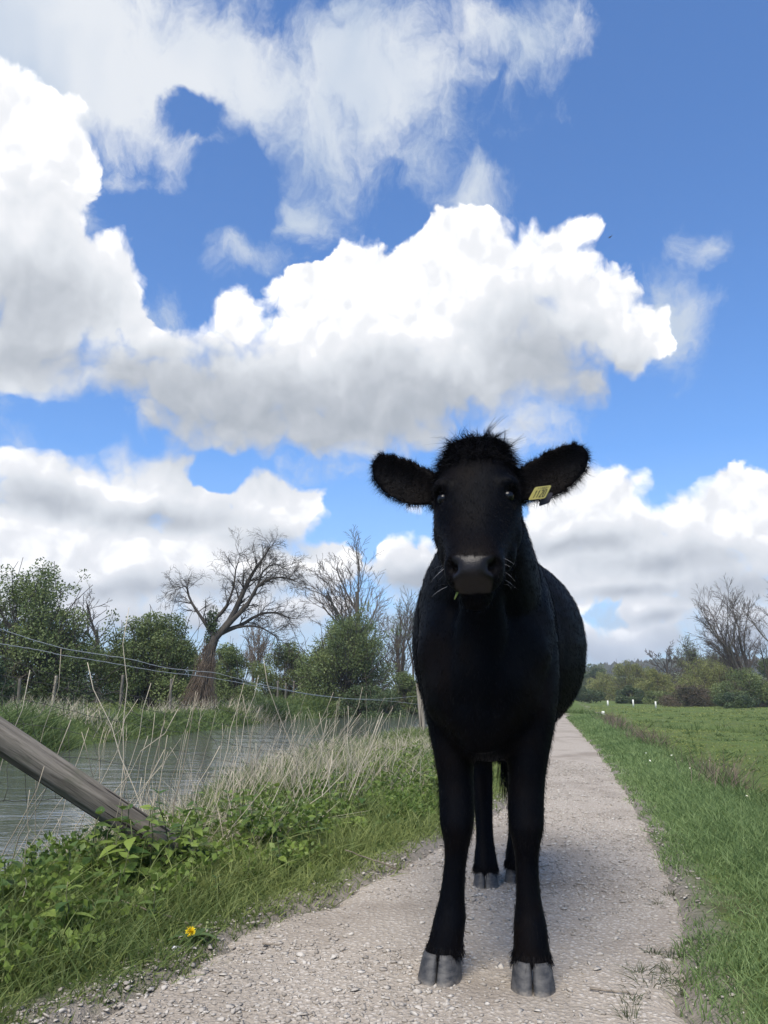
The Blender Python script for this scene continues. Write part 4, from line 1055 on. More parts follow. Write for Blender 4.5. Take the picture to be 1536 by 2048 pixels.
def plants():
    rng = np.random.default_rng(77)
    U = rng.uniform
    # right verge
    x, y = scatter(rng, 110000, 1.7, 24, lambda y: PATH_R(y) - .12, lambda y: DITCH(y) + .25)
    edge = x - PATH_R(y) + (fbm(x * 4, y * 4, 3, 14) - .5) * .35; kp = rng.uniform(0, 1, len(x)) < stp(edge, -.10, .10) + .05; x, y = x[kp], y[kp]; edge = edge[kp]
    L = (U(.035, .085, len(x)) * (.55 + .6 * stp(edge, 0, .4)) * (.7 + .6 * fbm(x * 1.7, y * 1.7, 3, 4))) * (1 + .012 * y)
    grass('verge_grass', 'short green grass verge along the right side of the gravel path', x, y, L, .0026 + .00125 * y, GR_VERGE, rng, .38, .55)
    # meadow
    x, y = scatter(rng, 60000, 4.0, 60, lambda y: DITCH(y) + .1, lambda y: DITCH(y) + 1.0 + y * .42)
    L = U(.014, .036, len(x)) * (1 + .018 * y) * (.5 + 1.1 * stp(fbm(x * .7, y * .7, 3, 6), .4, .7))
    grass('meadow_grass', 'close-cropped green meadow grass beyond the ditch', x, y, L, .004 + .0014 * y, GR_FIELD, rng, .5, .6, 2, rclump=.5)
    # rough dead stems and weeds on the ditch edge
    y = 6.0 * (22 / 6.0) ** U(0, 1, 2600); x = DITCH(y) + rng.normal(.05, .16, len(y)); kp = fbm(x * .5, y * .5, 3, 8) + rng.normal(0, .04, len(x)) > .53; x, y = x[kp], y[kp]
    grass('ditch_weeds', 'brown dead weed stems along the ditch edge of the meadow', x, y, U(.12, .36, len(x)), .004 + .0006 * y, STRAW_BROWN, rng, .35, .2, 3, cat='weeds')
    x, y = scatter(rng, 5200, 5.0, 26, lambda y: DITCH(y) - .15, lambda y: DITCH(y) + .2)
    grass('ditch_grass', 'longer dark tufted grass hanging over the ditch edge', x, y, U(.08, .2, len(x)), .004 + .0010 * y, GR_SEDGE, rng, .45, .7)
    k_ = 260; ty_ = 7.0 * (50 / 7.0) ** U(0, 1, k_); tx_ = DITCH(ty_) + .8 + U(0, 1, k_) * ty_ * .4; ii = np.repeat(np.arange(k_), 26)
    x = tx_[ii] + rng.normal(0, .10, len(ii)); y = ty_[ii] + rng.normal(0, .10, len(ii))
    grass('meadow_tussocks', 'darker grass tussocks scattered over the cropped meadow', x, y, U(.05, .14, len(ii)), .006 + .0012 * y, GR_SEDGE, rng, .6, .7)
    c = rng.uniform(6.6, 14.5, 5000); yy = 30 - (c - 7.5) * 2.6 + 2.5 * np.sin(c * .55) + rng.normal(0, .9, 5000)
    grass('cross_ditch_grass', 'rank grass in the shallow ditch that crosses the meadow', c, yy, U(.12, .32, 5000), np.full(5000, .03), GR_SEDGE, rng, .4, .6)
    # left verge and bank
    x, y = scatter(rng, 78000, 1.75, 18, lambda y: PATH_L(y) + .10, lambda y: np.maximum(R_NEAR(y) + .25, PATH_L(y) - 2.2), 1.0)
    din = PATH_L(y) - x + (fbm(x * 4, y * 4, 3, 15) - .5) * .35; kp = rng.uniform(0, 1, len(x)) < stp(din, -.12, .06) + .03; x, y, din = x[kp], y[kp], din[kp]
    L = U(.04, .12, len(x)) * (.5 + .8 * stp(din, 0, .4)) * (.5 + .9 * fbm(x * 1.5, y * 1.5, 3, 24)) * (1 + .5 * stp(y, 5, 9))
    grass('bank_grass', 'green tufted grass between the gravel path and the river', x, y, L, .0030 + .0011 * y, GR_BANK, rng, .42, .65, drift=(.06, -.05))
    # coarse tufts with broad blades
    cx, cy = scatter(rng, 230, 1.9, 9, lambda y: PATH_L(y) - .1, lambda y: np.maximum(R_NEAR(y) + .4, PATH_L(y) - 1.6))
    ii = np.repeat(np.arange(230), 26); x = cx[ii] + rng.normal(0, .045, len(ii)); y = cy[ii] + rng.normal(0, .045, len(ii)); din = PATH_L(y) - x
    grass('coarse_grass', 'coarse broad-bladed grass tufts on the near bank', x, y, U(.10, .24, len(ii)) * (.5 + .5 * stp(din, 0, .6)), .006 + .0006 * y, GR_BANK, rng, .38, .75, 5)
    # dead grass thatch at the foot of the reeds
    x, y = scatter(rng, 15000, 3.6, 20, lambda y: np.minimum(PATH_L(y) - .6, R_NEAR(y) + 2.2), lambda y: R_NEAR(y) - .05)
    kp = fbm(x * 1.1, y * 1.1, 3, 33) + .12 * stp(y, 5, 8) > .46; x, y = x[kp], y[kp]
    grass('dead_thatch', 'tangle of dead grass at the foot of the near river bank', x, y, U(.08, .30, len(x)), .0030 + .0004 * y, STRAW, rng, .7, .35, 3)
    x, y = scatter(rng, 7000, 5.0, 26, lambda y: R_NEAR(y) + 1.3, lambda y: R_NEAR(y) - .15)
    grass('bank_sedge', 'green sedge along the near waterline', x, y, U(.10, .24, len(x)), .006 + .0008 * y, GR_SEDGE, rng, .25, .4, 4)
    # far bank
    y = U(9, 46, 26000); d = np.abs(rng.normal(0, 1, 26000)) * 1.6; x = R_FAR(y) - d + .15
    L = U(.14, .50, len(x)) * (.4 + 1.2 * stp(fbm(x * .6, y * .6, 3, 44), .35, .7))
    grass('far_bank_sedge', 'rank green growth on the far river bank', x, y, L, .012 + .0009 * y, GR_SEDGE, rng, .5, .7, 3, rclump=.5)
    x = U(-16, 3, 16000); y = U(14, 60, 16000); kp = x < R_FAR(y) - 1.0; x, y = x[kp], y[kp]
    grass('far_meadow_grass', 'rough green grass on the meadow beyond the river', x, y, U(.08, .26, len(x)), .014 + .0010 * y, GR_FIELD, rng, .35, .5, 3, rclump=.4)
    cx = []; 
    cc = [(at(px, 1440, Y).x, Y) for px, Y in ((70, 21), (105, 20.5), (30, 20), (470, 27), (520, 28), (545, 29), (580, 30), (400, 26), (330, 23), (15, 17.5), (130, 18.5), (190, 18))]
    ii = np.repeat(np.arange(len(cc)), 120); cc = np.array(cc); x = cc[ii, 0] + rng.normal(0, .35, len(ii)); y = cc[ii, 1] + rng.normal(0, .3, len(ii))
    grass('far_bank_reeds', 'clumps of pale dead reeds on the far river bank', x, y, U(.25, .70, len(ii)), np.full(len(ii), .014), STRAW, rng, .34, .3, 3, drift=(.12, 0), cat='reeds')
def near_reeds():
    rng = np.random.default_rng(55)
    cl = [(590, 5.2, 1.2), (610, 5.4, 1.0), (700, 6.5, 1), (740, 7.0, 1), (660, 6.0, 1), (820, 9.0, .5), (850, 9.2, .5), (780, 8.0, .6), (500, 5.2, .9), (430, 4.8, .9), (350, 4.6, .8), (280, 4.4, .8), (545, 5.6, 1), (640, 7.2, .7), (720, 8.5, .6), (200, 4.3, .7), (130, 4.2, .7), (760, 10, .5), (480, 6.0, .8), (560, 6.6, .9)]
    x = []; y = []; L = []
    for px, Y, s in cl:
        c = at(px, 1500, Y); k = 80; x += list(rng.normal(c.x, .20, k)); y += list(rng.normal(Y, .28, k)); L += list(rng.uniform(.12, .46, k) * s)
    x, y, L = map(np.array, (x, y, L)); kp = x > R_NEAR(y) - .05
    grass('near_reeds', 'clumps of pale broken dead reeds along the near river bank', x[kp], y[kp], L[kp], .0028 + .0004 * y[kp], STRAW, rng, .30, .25, 3, drift=(.10, 0), cat='reeds')
STRAW_BROWN = leafmat('dead_weed', (.090, .066, .050), (.210, .165, .125), .9, .1)
plants()
near_reeds()

# dry stalks that stand out one by one
def stalks():
    rng = np.random.default_rng(12)
    lab = None
    exp = [((0, 1770), (205, 1568), 2.9), ((-20, 1800), (330, 1440), 3.2), ((258, 1215), (246, 1480), 4.2), ((527, 1317), (566, 1460), 4.6), ((517, 1350), (462, 1560), 5.0), ((488, 1365), (440, 1570), 4.8), ((667, 1384), (590, 1545), 5.4), ((725, 1374), (655, 1560), 5.6),
           ((696, 1412), (694, 1560), 6.0), ((721, 1427), (640, 1570), 5.2), ((122, 1298), (108, 1390), 3.8), ((175, 1325), (215, 1440), 4.0), ((302, 1366), (262, 1520), 4.4), ((395, 1385), (352, 1540), 4.4), ((350, 1350), (318, 1500), 4.2), ((356, 1418), (250, 1560), 3.9),
           ((276, 1398), (205, 1560), 3.9), ((142, 1440), (60, 1640), 3.2), ((60, 1340), (15, 1520), 3.4), ((690, 1545), (560, 1660), 4.2), ((720, 1690), (560, 1600), 4.4), ((50, 1755), (20, 1850), 2.6), ((330, 1440), (300, 1590), 4.5), ((905 - 240, 1500), (640, 1640), 5.0)]
    k = 0
    for tip, bs, Y in exp:
        a = at(*tip, Y); b_ = at(*bs, Y + rng.normal(0, .1))
        g = gz1(b_.x, b_.y); ext = np.array(b_) - np.array(a)
        low = np.array(b_) + ext * max(0, (b_.z - g)) / max(.05, -ext[2]) * (1.0 if ext[2] < -.02 else 0)
        low[2] = min(low[2], g + .02) if abs(low[0] - b_.x) < .8 else g
        if abs(low[0] - b_.x) > .8: low = np.array([b_.x + ext[0] * .3, b_.y, g])
        P = np.array([low + (np.array(a) - low) * t for t in np.linspace(0, 1, 7)]); P[1:-1] += rng.normal(0, .012, (5, 3))
        k += 1; stalk(P, rng.uniform(.0022, .0034), lab)
    for _ in range(230):
        y = 2.9 * (15 / 2.9) ** (rng.uniform(0, 1) ** .8); dl = rng.uniform(.75, 1.9); x = max(PATH_L(np.array([y]))[0] - dl, R_NEAR(np.array([y]))[0] + rng.uniform(.0, .5))
        if y > 6: x = R_NEAR(np.array([y]))[0] + rng.uniform(0, 1.0)
        h = rng.uniform(.22, .75); d = np.array([rng.normal(.28, .28), rng.normal(0, .25), 1.0]); d /= np.linalg.norm(d)
        b_ = np.array([x, y, gz1(x, y) - .02]); c = rng.normal(0, .06, 3)
        P = np.array([b_ + d * h * t + c * h * t * t for t in np.linspace(0, 1, 7)]); P[1:-1] += rng.normal(0, .006, (5, 3))
        stalk(P, rng.uniform(.0014, .0030), lab)
def stalk(P, r, lab):
    o0 = P[0].copy(); V, F = tube(P - o0, np.linspace(r, r * .55, len(P)), 5)
    me = mesh('dry_stalk', V, F, STRAW, True, np.full(len(V), random.Random(int(P[0][0] * 1e4)).random()))
    e = P[-1] - P[0]; sl = math.hypot(e[0], e[1]) / max(e[2], .01)
    how = 'long' if np.linalg.norm(e) > .75 else 'short'
    way = 'upright' if sl < .3 else ('leaning' if sl < .9 else 'steeply slanting')
    wh = 'near the leaning post' if P[0][1] < 4 else ('along the wire fence' if P[0][1] < 7.5 else 'at the waterline farther along the bank')
    tag(obj('dry_stalk', me, None, o0), f'{how} {way} pale dry weed stalk {wh}', 'stalk', f'{how} {way} dry stalks {wh}')
stalks()

# nettles: stem and opposite pairs of toothed leaves, each leaf a piece of its plant
def leaf_shape(rng, wide=.42, teeth=7):
    """pointed toothed leaf of length 1 along +X, folded along the midrib"""
    n_ = teeth * 2 + 1; t = np.linspace(0, 1, n_)
    w = wide * np.sin(math.pi * t ** .62) ** .9 * (1 - .25 * t); w[0] = .02; w[-1] = 0
    w = w * np.where(np.arange(n_) % 2, 1.10, .90)
    droop = -.35 * t * t
    mid = np.stack([t, 0 * t, droop], 1); a = np.stack([t + .02, w, droop + .16 * w - .2 * w * w], 1); b_ = np.stack([t + .02, -w, droop + .16 * w - .2 * w * w], 1)
    V = np.concatenate([mid, a, b_]); F = []
    for i in range(n_ - 1):
        F += [(i, i + 1, n_ + i + 1, n_ + i), (i + 1, i, 2 * n_ + i, 2 * n_ + i + 1)]
    return V, F
def nettles():
    rng = np.random.default_rng(21)
    LM = []
    for k in range(6):
        V, F = leaf_shape(rng, rng.uniform(.24, .35)); LM.append(mesh('leaf', V, F, NETTLE, False, np.full(len(V), k / 5.0)))
    stem_mat = simple('nettle_stem', (.075, .095, .035), (.13, .13, .06), 20, .7)
    def plant(x, y, h, nm, lab, grp, leafL, step=.05, upright=0.15):
        z = gz1(x, y); root = thing(nm, lab, 'plant', (x, y, z), rng.uniform(0, 6.28), grp)
        d = np.array([rng.normal(0, upright), rng.normal(0, upright), 1.0]); P = np.array([d * h * t + np.array([rng.normal(0, .006), rng.normal(0, .006), 0]) for t in np.linspace(0, 1, 6)])
        V, F = tube(P, np.linspace(.0035, .0018, 6), 5); obj('stem', mesh('stem', V, F, stem_mat, True), root)
        n_ = max(3, int(h / step)); a0 = rng.uniform(0, 3.14)
        for i in range(n_):
            t = .22 + .78 * (i + .5) / n_; q = np.array([np.interp(t * 5, np.arange(6), P[:, j]) for j in range(3)])
            L = leafL * (1.0 - .55 * max(0, t - .5) * 1.6) * rng.uniform(.8, 1.15)
            for s in (0, 1):
                a = a0 + i * 1.57 + s * 3.14159 + rng.normal(0, .25)
                obj('leaf', LM[rng.integers(6)], root, tuple(q), (rng.normal(0, .25), -rng.uniform(-.15, .55) - .35 * (t > .85), a), (L, L, L))
    near = 'bright green nettle plant in the thick growth under the leaning post'
    for (x, y) in ((-1.02, 3.12), (-.93, 3.18), (-.86, 3.1), (-.80, 3.25), (-.98, 3.0), (-1.1, 3.05), (-.74, 3.3), (-.90, 2.98), (-.84, 3.3)):
        plant(x, y, rng.uniform(.26, .34), 'nettle_plant', 'tall nettle plant hiding the foot of the leaning post', 'nettles at the foot of the leaning post', rng.uniform(.07, .10), .045)
    for _ in range(34):
        t = rng.uniform(0, 1); y = 2.35 + 1.75 * t; x = PATH_L(np.array([y]))[0] - rng.uniform(.32, 1.25)
        if x < -2.1: continue
        plant(x, y, rng.uniform(.13, .29) * (.7 + .3 * t), 'nettle_plant', near, 'nettles under the leaning post', rng.uniform(.06, .095), .045)
    for _ in range(22):
        y = rng.uniform(4.0, 7.5); x = PATH_L(np.array([y]))[0] - rng.uniform(.45, 1.15)
        plant(x, y, rng.uniform(.14, .28), 'nettle_plant', 'small nettle plant in the grass bank farther along the path', 'nettles along the bank', rng.uniform(.055, .08), .055)
    for (x, y) in [(-.62, 2.62), (-.48, 2.95), (-.33, 3.3), (-.95, 2.45), (-1.05, 2.3), (-.42, 3.15), (-.75, 2.7), (-.30, 3.45)]:
        plant(x - .1, y, rng.uniform(.09, .16), 'nettle_plant', 'low young nettle seedling at the grassy edge of the path', 'young nettles at the path edge', rng.uniform(.035, .05), .035)
    # low leafy ground cover between them
    k = 420; y = 2.1 * (9 / 2.1) ** rng.uniform(0, 1, k); x = PATH_L(y) - rng.uniform(.18, 1.25, k) - .1; x = np.maximum(x, R_NEAR(y) + .1)
    hh = rng.uniform(.03, .15, k) * stp(PATH_L(y) - x, .1, .6)
    C = np.stack([x, y, gz(x, y) + hh], 1); V, F, r = leaf_cloud(rng, C, rng.uniform(.05, .12, k), 20000, .025, .6, .7)
    tag(obj('leafy_undergrowth', mesh('leafy_undergrowth', V, F, NETTLE, False, r)), 'low leafy green undergrowth covering the near river bank', 'undergrowth', kind='stuff')
nettles()

# ------------------------------------------------------------------ fence, posts, small things
WOOD = None
def wood_mat(name, ca, cb, sc=(14, 14, 1.2)):
    m, b = newmat(name, .85, .2); v = objco(); q = vmath('MULTIPLY', v, sc)
    g = noise(q, 3.0, 6, .65, .6); cr = noise(vmath('MULTIPLY', v, (30, 30, .8)), 1.6, 3, .5)
    c = mixc(sstep(g, .3, .7), ca, cb); c = mixc(sstep(cr, .56, .62, 0, .9), c, (.020, .018, .015))
    c = mixc(sstep(noise(v, 5, 4, .6), .52, .68, 0, .5), c, (.075, .085, .050))
    setc(b, c); bump(b, g * .5 - sstep(cr, .58, .66) * .9, .9, .010)
    return m
POST = wood_mat('weathered_post', (.075, .066, .055), (.200, .180, .152))
POST_PALE = wood_mat('pale_post', (.21, .18, .14), (.34, .30, .24))
WIRE = simple('galvanised_wire', (.30, .31, .31), (.42, .43, .43), 40, .5, .5)
WIRE_RUST = simple('rusty_wire', (.055, .050, .045), (.12, .105, .095), 40, .7, .3)
def post_along(name, p0, p1, r, mat, parent=None, seed=0, k=20):
    """round post from p0 to p1 with a weathered, split surface; its object origin is p0 and local Z runs along it"""
    rng = np.random.default_rng(seed); p0 = Vector(p0); p1 = Vector(p1); L = (p1 - p0).length; m_ = 14
    V = []; F = []; a = np.arange(k) * 2 * math.pi / k; ph = rng.uniform(0, 6.28, 3)
    for i in range(m_ + 1):
        t = i / m_; rr = r * (1 + .03 * np.sin(3 * a + ph[0] + t) + .02 * np.sin(7 * a + ph[1] + 2 * t) + .02 * math.sin(5 * t + ph[2]))
        rr = rr * np.where((np.arange(k) % 9) == 4, .86, 1.0)              # drying cracks
        V.append(np.stack([rr * np.cos(a), rr * np.sin(a), np.full(k, t * L)], 1))
    V.append(np.stack([r * .82 * np.cos(a), r * .82 * np.sin(a), np.full(k, L + .006)], 1)); m_ += 1
    for i in range(m_):
        for j in range(k): F.append((i * k + j, i * k + (j + 1) % k, (i + 1) * k + (j + 1) % k, (i + 1) * k + j))
    F.append(tuple(range(m_ * k, (m_ + 1) * k))); F.append(tuple(range(k - 1, -1, -1)))
    o = obj(name, mesh(name, np.concatenate(V), F, mat, True), parent)
    o.rotation_euler = (p1 - p0).to_track_quat('Z', 'Y').to_euler(); o.location = p0 if parent is None else p0 - Vector(parent.location)
    return o
def fence():
    A = np.array([-1.70, 3.05]); B = np.array([.60, 13.0])
    root = thing('wire_fence', 'sagging wire stock fence running along the near river bank to a pale post', 'fence', (A[0], A[1], gz1(*A)))
    o0 = np.array(root.location)
    def onplane(px, py):
        d = ray(px, py); nrm = np.array([-(B - A)[1], (B - A)[0]]); t = nrm.dot(A) / (nrm[0] * d.x + nrm[1] * d.y)
        return np.array([d.x * t, d.y * t, CAM_H + d.z * t])
    def wire(pts, r, mat, jit=.004, seed=0):
        rng = np.random.default_rng(seed)
        P = np.array([onplane(*p) for p in pts]); k = len(P); tt = np.linspace(0, k - 1, k * 7)
        P = np.stack([np.interp(tt, np.arange(k), P[:, j]) for j in range(3)], 1)
        for _ in range(3): P[1:-1] = (P[:-2] + 2 * P[1:-1] + P[2:]) / 4
        P[1:-1] += rng.normal(0, jit, (len(P) - 2, 3)) * np.array([.3, .3, 1])
        V, F = tube(P - o0, r, 5); mb = MB(); mb.add(V, F); mb.build('wire', mat, root); return P
    post_along('post', (A[0] - .02, A[1] - .03, gz1(*A) - .05), (A[0] - .04, A[1], 1.22), .075, POST, root, 1)
    pb = at(838, 1367, 13.0); zb = gz1(.62, 13.0)
    post_along('post', (pb.x + .07, 13.0, zb - .05), (pb.x, 13.0, pb.z), .055, POST_PALE, root, 2)
    wire([(-40, 1246), (0, 1258), (65, 1280), (130, 1298), (200, 1309), (260, 1318), (330, 1336), (390, 1342), (430, 1345), (500, 1364), (560, 1377), (620, 1390), (690, 1397), (760, 1399), (835, 1392)], .0020, WIRE, .0008, 1)
    wire([(-40, 1281), (0, 1288), (65, 1298), (130, 1312), (200, 1322), (260, 1333), (330, 1345), (400, 1352), (450, 1360), (510, 1372), (560, 1379), (640, 1391), (700, 1398), (780, 1402), (840, 1409)], .0020, WIRE, .0008, 2)
    net = [[(-40, 1300), (0, 1312), (65, 1337), (130, 1355), (210, 1382), (300, 1398), (380, 1412), (450, 1420), (520, 1442), (600, 1470), (700, 1492), (840, 1500)],
           [(-40, 1340), (0, 1349), (65, 1363), (130, 1376), (210, 1398), (300, 1421), (380, 1438), (450, 1450), (520, 1470), (600, 1492), (700, 1506), (840, 1508)],
           [(-40, 1382), (0, 1390), (90, 1408), (180, 1432), (300, 1455), (380, 1468), (450, 1486), (520, 1500), (600, 1515), (700, 1522), (840, 1517)],
           [(-40, 1438), (0, 1444), (90, 1452), (180, 1472), (300, 1492), (380, 1505), (450, 1522), (520, 1530), (600, 1540), (700, 1538), (840, 1526)],
           [(-40, 1510), (0, 1512), (90, 1514), (180, 1516), (300, 1540), (380, 1548), (450, 1556), (520, 1562), (600, 1566), (700, 1556), (840, 1535)],
           [(-40, 1600), (0, 1602), (90, 1600), (180, 1590), (300, 1600), (380, 1602), (450, 1600), (520, 1600), (600, 1594), (700, 1575), (840, 1545)]]
    Ps = [wire(n_, .0013, WIRE_RUST, .0015, 10 + i) for i, n_ in enumerate(net)]
    rng = np.random.default_rng(4)
    for j in range(2, 76, 3):
        P = np.array([Pw[min(j + int(rng.integers(-1, 2)), len(Pw) - 1)] for Pw in Ps]); P = P + rng.normal(0, .006, P.shape)
        tt = np.linspace(0, 5, 16); Q = np.stack([np.interp(tt, np.arange(6), P[:, q]) for q in range(3)], 1); Q[1:-1] += rng.normal(0, .008, (14, 3))
        V, F = tube(Q - o0, .0012, 4); mb = MB(); mb.add(V, F); mb.build('stay_wire', WIRE_RUST, root)
fence()
# the leaning strut post in the near left corner
pa = at(-70, 1425, 3.12); pb_ = at(420, 1748, 3.45)
tag(post_along('leaning_post', (pb_.x, pb_.y, pb_.z), (pa.x, pa.y, pa.z), .059, POST, None, 5, 26), 'thick weathered round wooden post leaning over the near river bank', 'post')
# posts on the far bank
for i, (px, pt_, Y) in enumerate(((113, 1352, 23.0), (246, 1350, 25.0), (343, 1358, 26.0), (40, 1357, 22.5), (150, 1366, 26))):
    p = at(px, pt_, Y); z = gz1(p.x, Y)
    tag(post_along('fence_post', (p.x + .03 * (i - 2), Y, z - .1), (p.x, Y, p.z), .045, POST if i != 0 else POST_PALE, None, 20 + i), 'short weathered grey fence post on the far river bank', 'post', 'fence posts on the far bank')
# a run of low stakes farther along
for i, px in enumerate((556, 572, 588, 601, 612)):
    Y = 36 + i * .8; p = at(px, 1362 + (i % 2) * 5, Y); z = gz1(p.x, Y)
    tag(post_along('stake', (p.x, Y, z - .1), (p.x, Y, max(p.z, z + .9)), .045, POST, None, 40 + i), 'low brown stake in the row between the shrubs beyond the river', 'stake', 'stakes beyond the river')
# white tree guards in the meadow
GUARD = simple('white_guard', (.50, .50, .45), (.66, .66, .60), 10, .6)
for i, (px, pb2, h) in enumerate(((1216, 1413, .42), (1267, 1414, .52), (1312, 1417, .46))):
    p = gnd(px, pb2, -.28); z = gz1(p.x, p.y); Y = p.y; s = Y / 58
    mb = MB(); V, F = tube([(0, 0, -.03), (0, 0, h * .5 * s), (0, .01, h * s)], [.06 * s, .06 * s, .055 * s], 10); mb.add(V, F)
    tag(mb.build('tree_guard', GUARD, loc=(p.x, p.y, z)), 'small white plastic tree guard standing on the meadow grass', 'tree guard', 'white tree guards on the meadow')
# heap of grey logs with a white stub beside the path
def heap():
    rng = np.random.default_rng(6); p = gnd(1196, 1442, -.2); z = gz1(p.x, p.y)
    for i in range(7):
        a = rng.uniform(-.4, .4); L = rng.uniform(.22, .45); c = np.array([p.x + rng.normal(0, .12), p.y + rng.normal(0, .10), z + .04 + .06 * (i // 3)])
        d = np.array([math.cos(a), math.sin(a), rng.normal(0, .06)]) * L / 2
        tag(post_along('log', c - d, c + d, rng.uniform(.03, .05), POST, None, 60 + i, 12), 'grey weathered log in the small heap on the grass beside the path', 'log', 'logs in the heap')
    q = gnd(1207, 1443, -.2); mb = MB(); V, F = tube([(0, 0, -.02), (0, 0, .12), (.01, 0, .24)], [.05, .05, .045], 9); mb.add(V, F)
    tag(mb.build('marker_stub', GUARD, loc=(q.x, q.y, gz1(q.x, q.y))), 'white stub post at the end of the heap of grey logs', 'post')
heap()
# dead sticks on the ground
STICK = simple('dead_stick', (.13, .105, .080), (.25, .21, .165), 20, .9)
def stick(p0, p1, r, lab, sag=.0, n_=9, seed=0):
    rng = np.random.default_rng(seed); p0, p1 = np.array(p0), np.array(p1)
    P = np.array([p0 + (p1 - p0) * t for t in np.linspace(0, 1, n_)]); P[1:-1] += rng.normal(0, np.linalg.norm(p1 - p0) * .012, (n_ - 2, 3))
    V, F = tube(P - p0, np.linspace(r, r * .5, n_), 6); mb = MB(); mb.add(V, F)
    tag(mb.build('stick', STICK, loc=p0), lab, 'stick')
g0 = gnd(425, 1872, .01); g1 = at(240, 1800, 2.72)
stick((g0.x, g0.y, .02), tuple(g1), .0045, 'thin dead branch sloping out of the grass beside the dandelion', seed=1)
g0 = gnd(800, 1742, .01); g1 = gnd(690, 1700, .1); stick((g0.x, g0.y, .015), (g1.x, g1.y, .10), .004, 'straight dead stick lying from the bank grass onto the gravel', seed=2)
g0 = gnd(1180, 1981, .01); g1 = gnd(1262, 1988, .01); stick((g0.x, g0.y, .015), (g1.x, g1.y, .013), .003, 'short dark twig lying on the gravel near the cow\'s front hoof', seed=3)
g0 = gnd(525, 1890, .01); g1 = gnd(560, 1892, .01); stick((g0.x, g0.y, .014), (g1.x, g1.y, .013), .003, 'tiny twig lying on the gravel beside the grassy edge', seed=4)
# weed tufts growing through the gravel on the right
def tufts():
    rng = np.random.default_rng(9)
    for i, (px, py, s) in enumerate(((1280, 1945, 1.0), (1300, 1972, 1.2), (1262, 2005, .8), (1258, 2035, 1.0), (1335, 1945, .7), (1345, 1915, .9), (1368, 1990, .9), (1315, 1810, .6), (1342, 1790, .7), (1305, 1905, .6), (1380, 1900, .9), (1350, 1965, .6))):
        p = gnd(px, py, .005); n_ = 34; x = rng.normal(0, .018 * s, n_); y = rng.normal(0, .018 * s, n_)
        d = np.stack([x * 30 + rng.normal(0, .4, n_), y * 30 + rng.normal(0, .4, n_), np.ones(n_)], 1)
        V, F, bi = ribbons(np.stack([x, y, np.zeros(n_)], 1), d, rng.uniform(.02, .055, n_) * s, np.full(n_, .0028), d * np.array([.4, .4, 0]) - np.array([0, 0, .25]), rng=rng)
        tag(obj('weed_tuft', mesh('weed_tuft', V, F, TUFT, False, rng.uniform(0, 1, n_)[bi]), None, (p.x, p.y, .004)), 'small dark weed tuft growing through the gravel by the right verge', 'weed', 'weed tufts in the gravel')
TUFT = leafmat('tuft_blade', (.035, .050, .022), (.090, .105, .045), .6, .2)
tufts()
# dandelion at the path edge
YEL = leafmat('dandelion_petal', (.72, .50, .010), (.85, .66, .02), .6, .2)
DLEAF = leafmat('dandelion_leaf', (.045, .085, .025), (.085, .130, .040), .55, .25)
STEM = simple('dandelion_stem', (.13, .17, .06), (.20, .22, .09), 20, .6)
def dandelion():
    rng = np.random.default_rng(2); p = gnd(383, 1905, 0.0); hd = at(381, 1864, p.y - .02)
    root = thing('dandelion', 'yellow dandelion flower at the grassy edge of the gravel', 'flower', (p.x, p.y, gz1(p.x, p.y)))
    h = np.array(hd) - np.array(root.location)
    V, F = tube([(0, 0, 0), h * .5 + np.array([.004, 0, 0]), h], [.0022, .002, .002], 6); mb = MB(); mb.add(V, F); mb.build('stem', STEM, root)
    nr = np.array([.15, -.75, .62]); nr /= np.linalg.norm(nr); u = np.cross(nr, [0, 0, 1.0]); u /= np.linalg.norm(u); w = np.cross(nr, u)
    n_ = 130; a = rng.uniform(0, 6.28, n_); tl = rng.uniform(.15, 1.25, n_)
    d = nr[None] * np.cos(tl)[:, None] + (np.cos(a)[:, None] * u + np.sin(a)[:, None] * w) * np.sin(tl)[:, None]
    V, F, bi = ribbons(np.tile(h, (n_, 1)), d, rng.uniform(.012, .018, n_) , np.full(n_, .0030), -.1 * nr[None] * np.ones((n_, 1)), side=np.cross(d, nr[None] + rng.normal(0, .1, (n_, 3))), rng=rng, end=.7)
    obj('flower_head', mesh('flower_head', V, F, YEL, False, rng.uniform(0, 1, n_)[bi]), root)
    for i in range(8):
        aa = i * .8 + rng.normal(0, .2); L = rng.uniform(.05, .09); V, F = leaf_shape(rng, .17, 6); V[:, 2] += .5 * V[:, 0] * (1 - V[:, 0])
        obj('leaf', mesh('leaf', V, F, DLEAF, False, np.full(len(V), rng.uniform(0, 1))), root, (0, 0, .004), (0, -.35, aa), (L, L, L))
    # closed buds on their own stems
    for (px, py, bx, by, lab) in ((341, 1845 + 40, 335, 1915, 0), (414, 1848, 402, 1900, 1)):
        b_ = gnd(bx, by, 0); t_ = at(px, py, b_.y)
        r2 = thing('dandelion_bud', ('short pale green dandelion stalk with a closed bud at the turf edge', 'taller thin dandelion stalk with a closed bud beside the yellow flower')[lab], 'flower', (b_.x, b_.y, gz1(b_.x, b_.y)))
        e = np.array(t_) - np.array(r2.location); V, F = tube([(0, 0, 0), e * .5 + np.array([.003, 0, 0]), e], [.0028, .0026, .002], 6); mb = MB(); mb.add(V, F); mb.build('stem', STEM, r2)
        V, F = tube([e * .97, e * 1.06, e * 1.13, e * 1.17], [.002, .0055, .0045, .001], 8); mb = MB(); mb.add(V, F); mb.build('bud', STEM, r2)
dandelion()
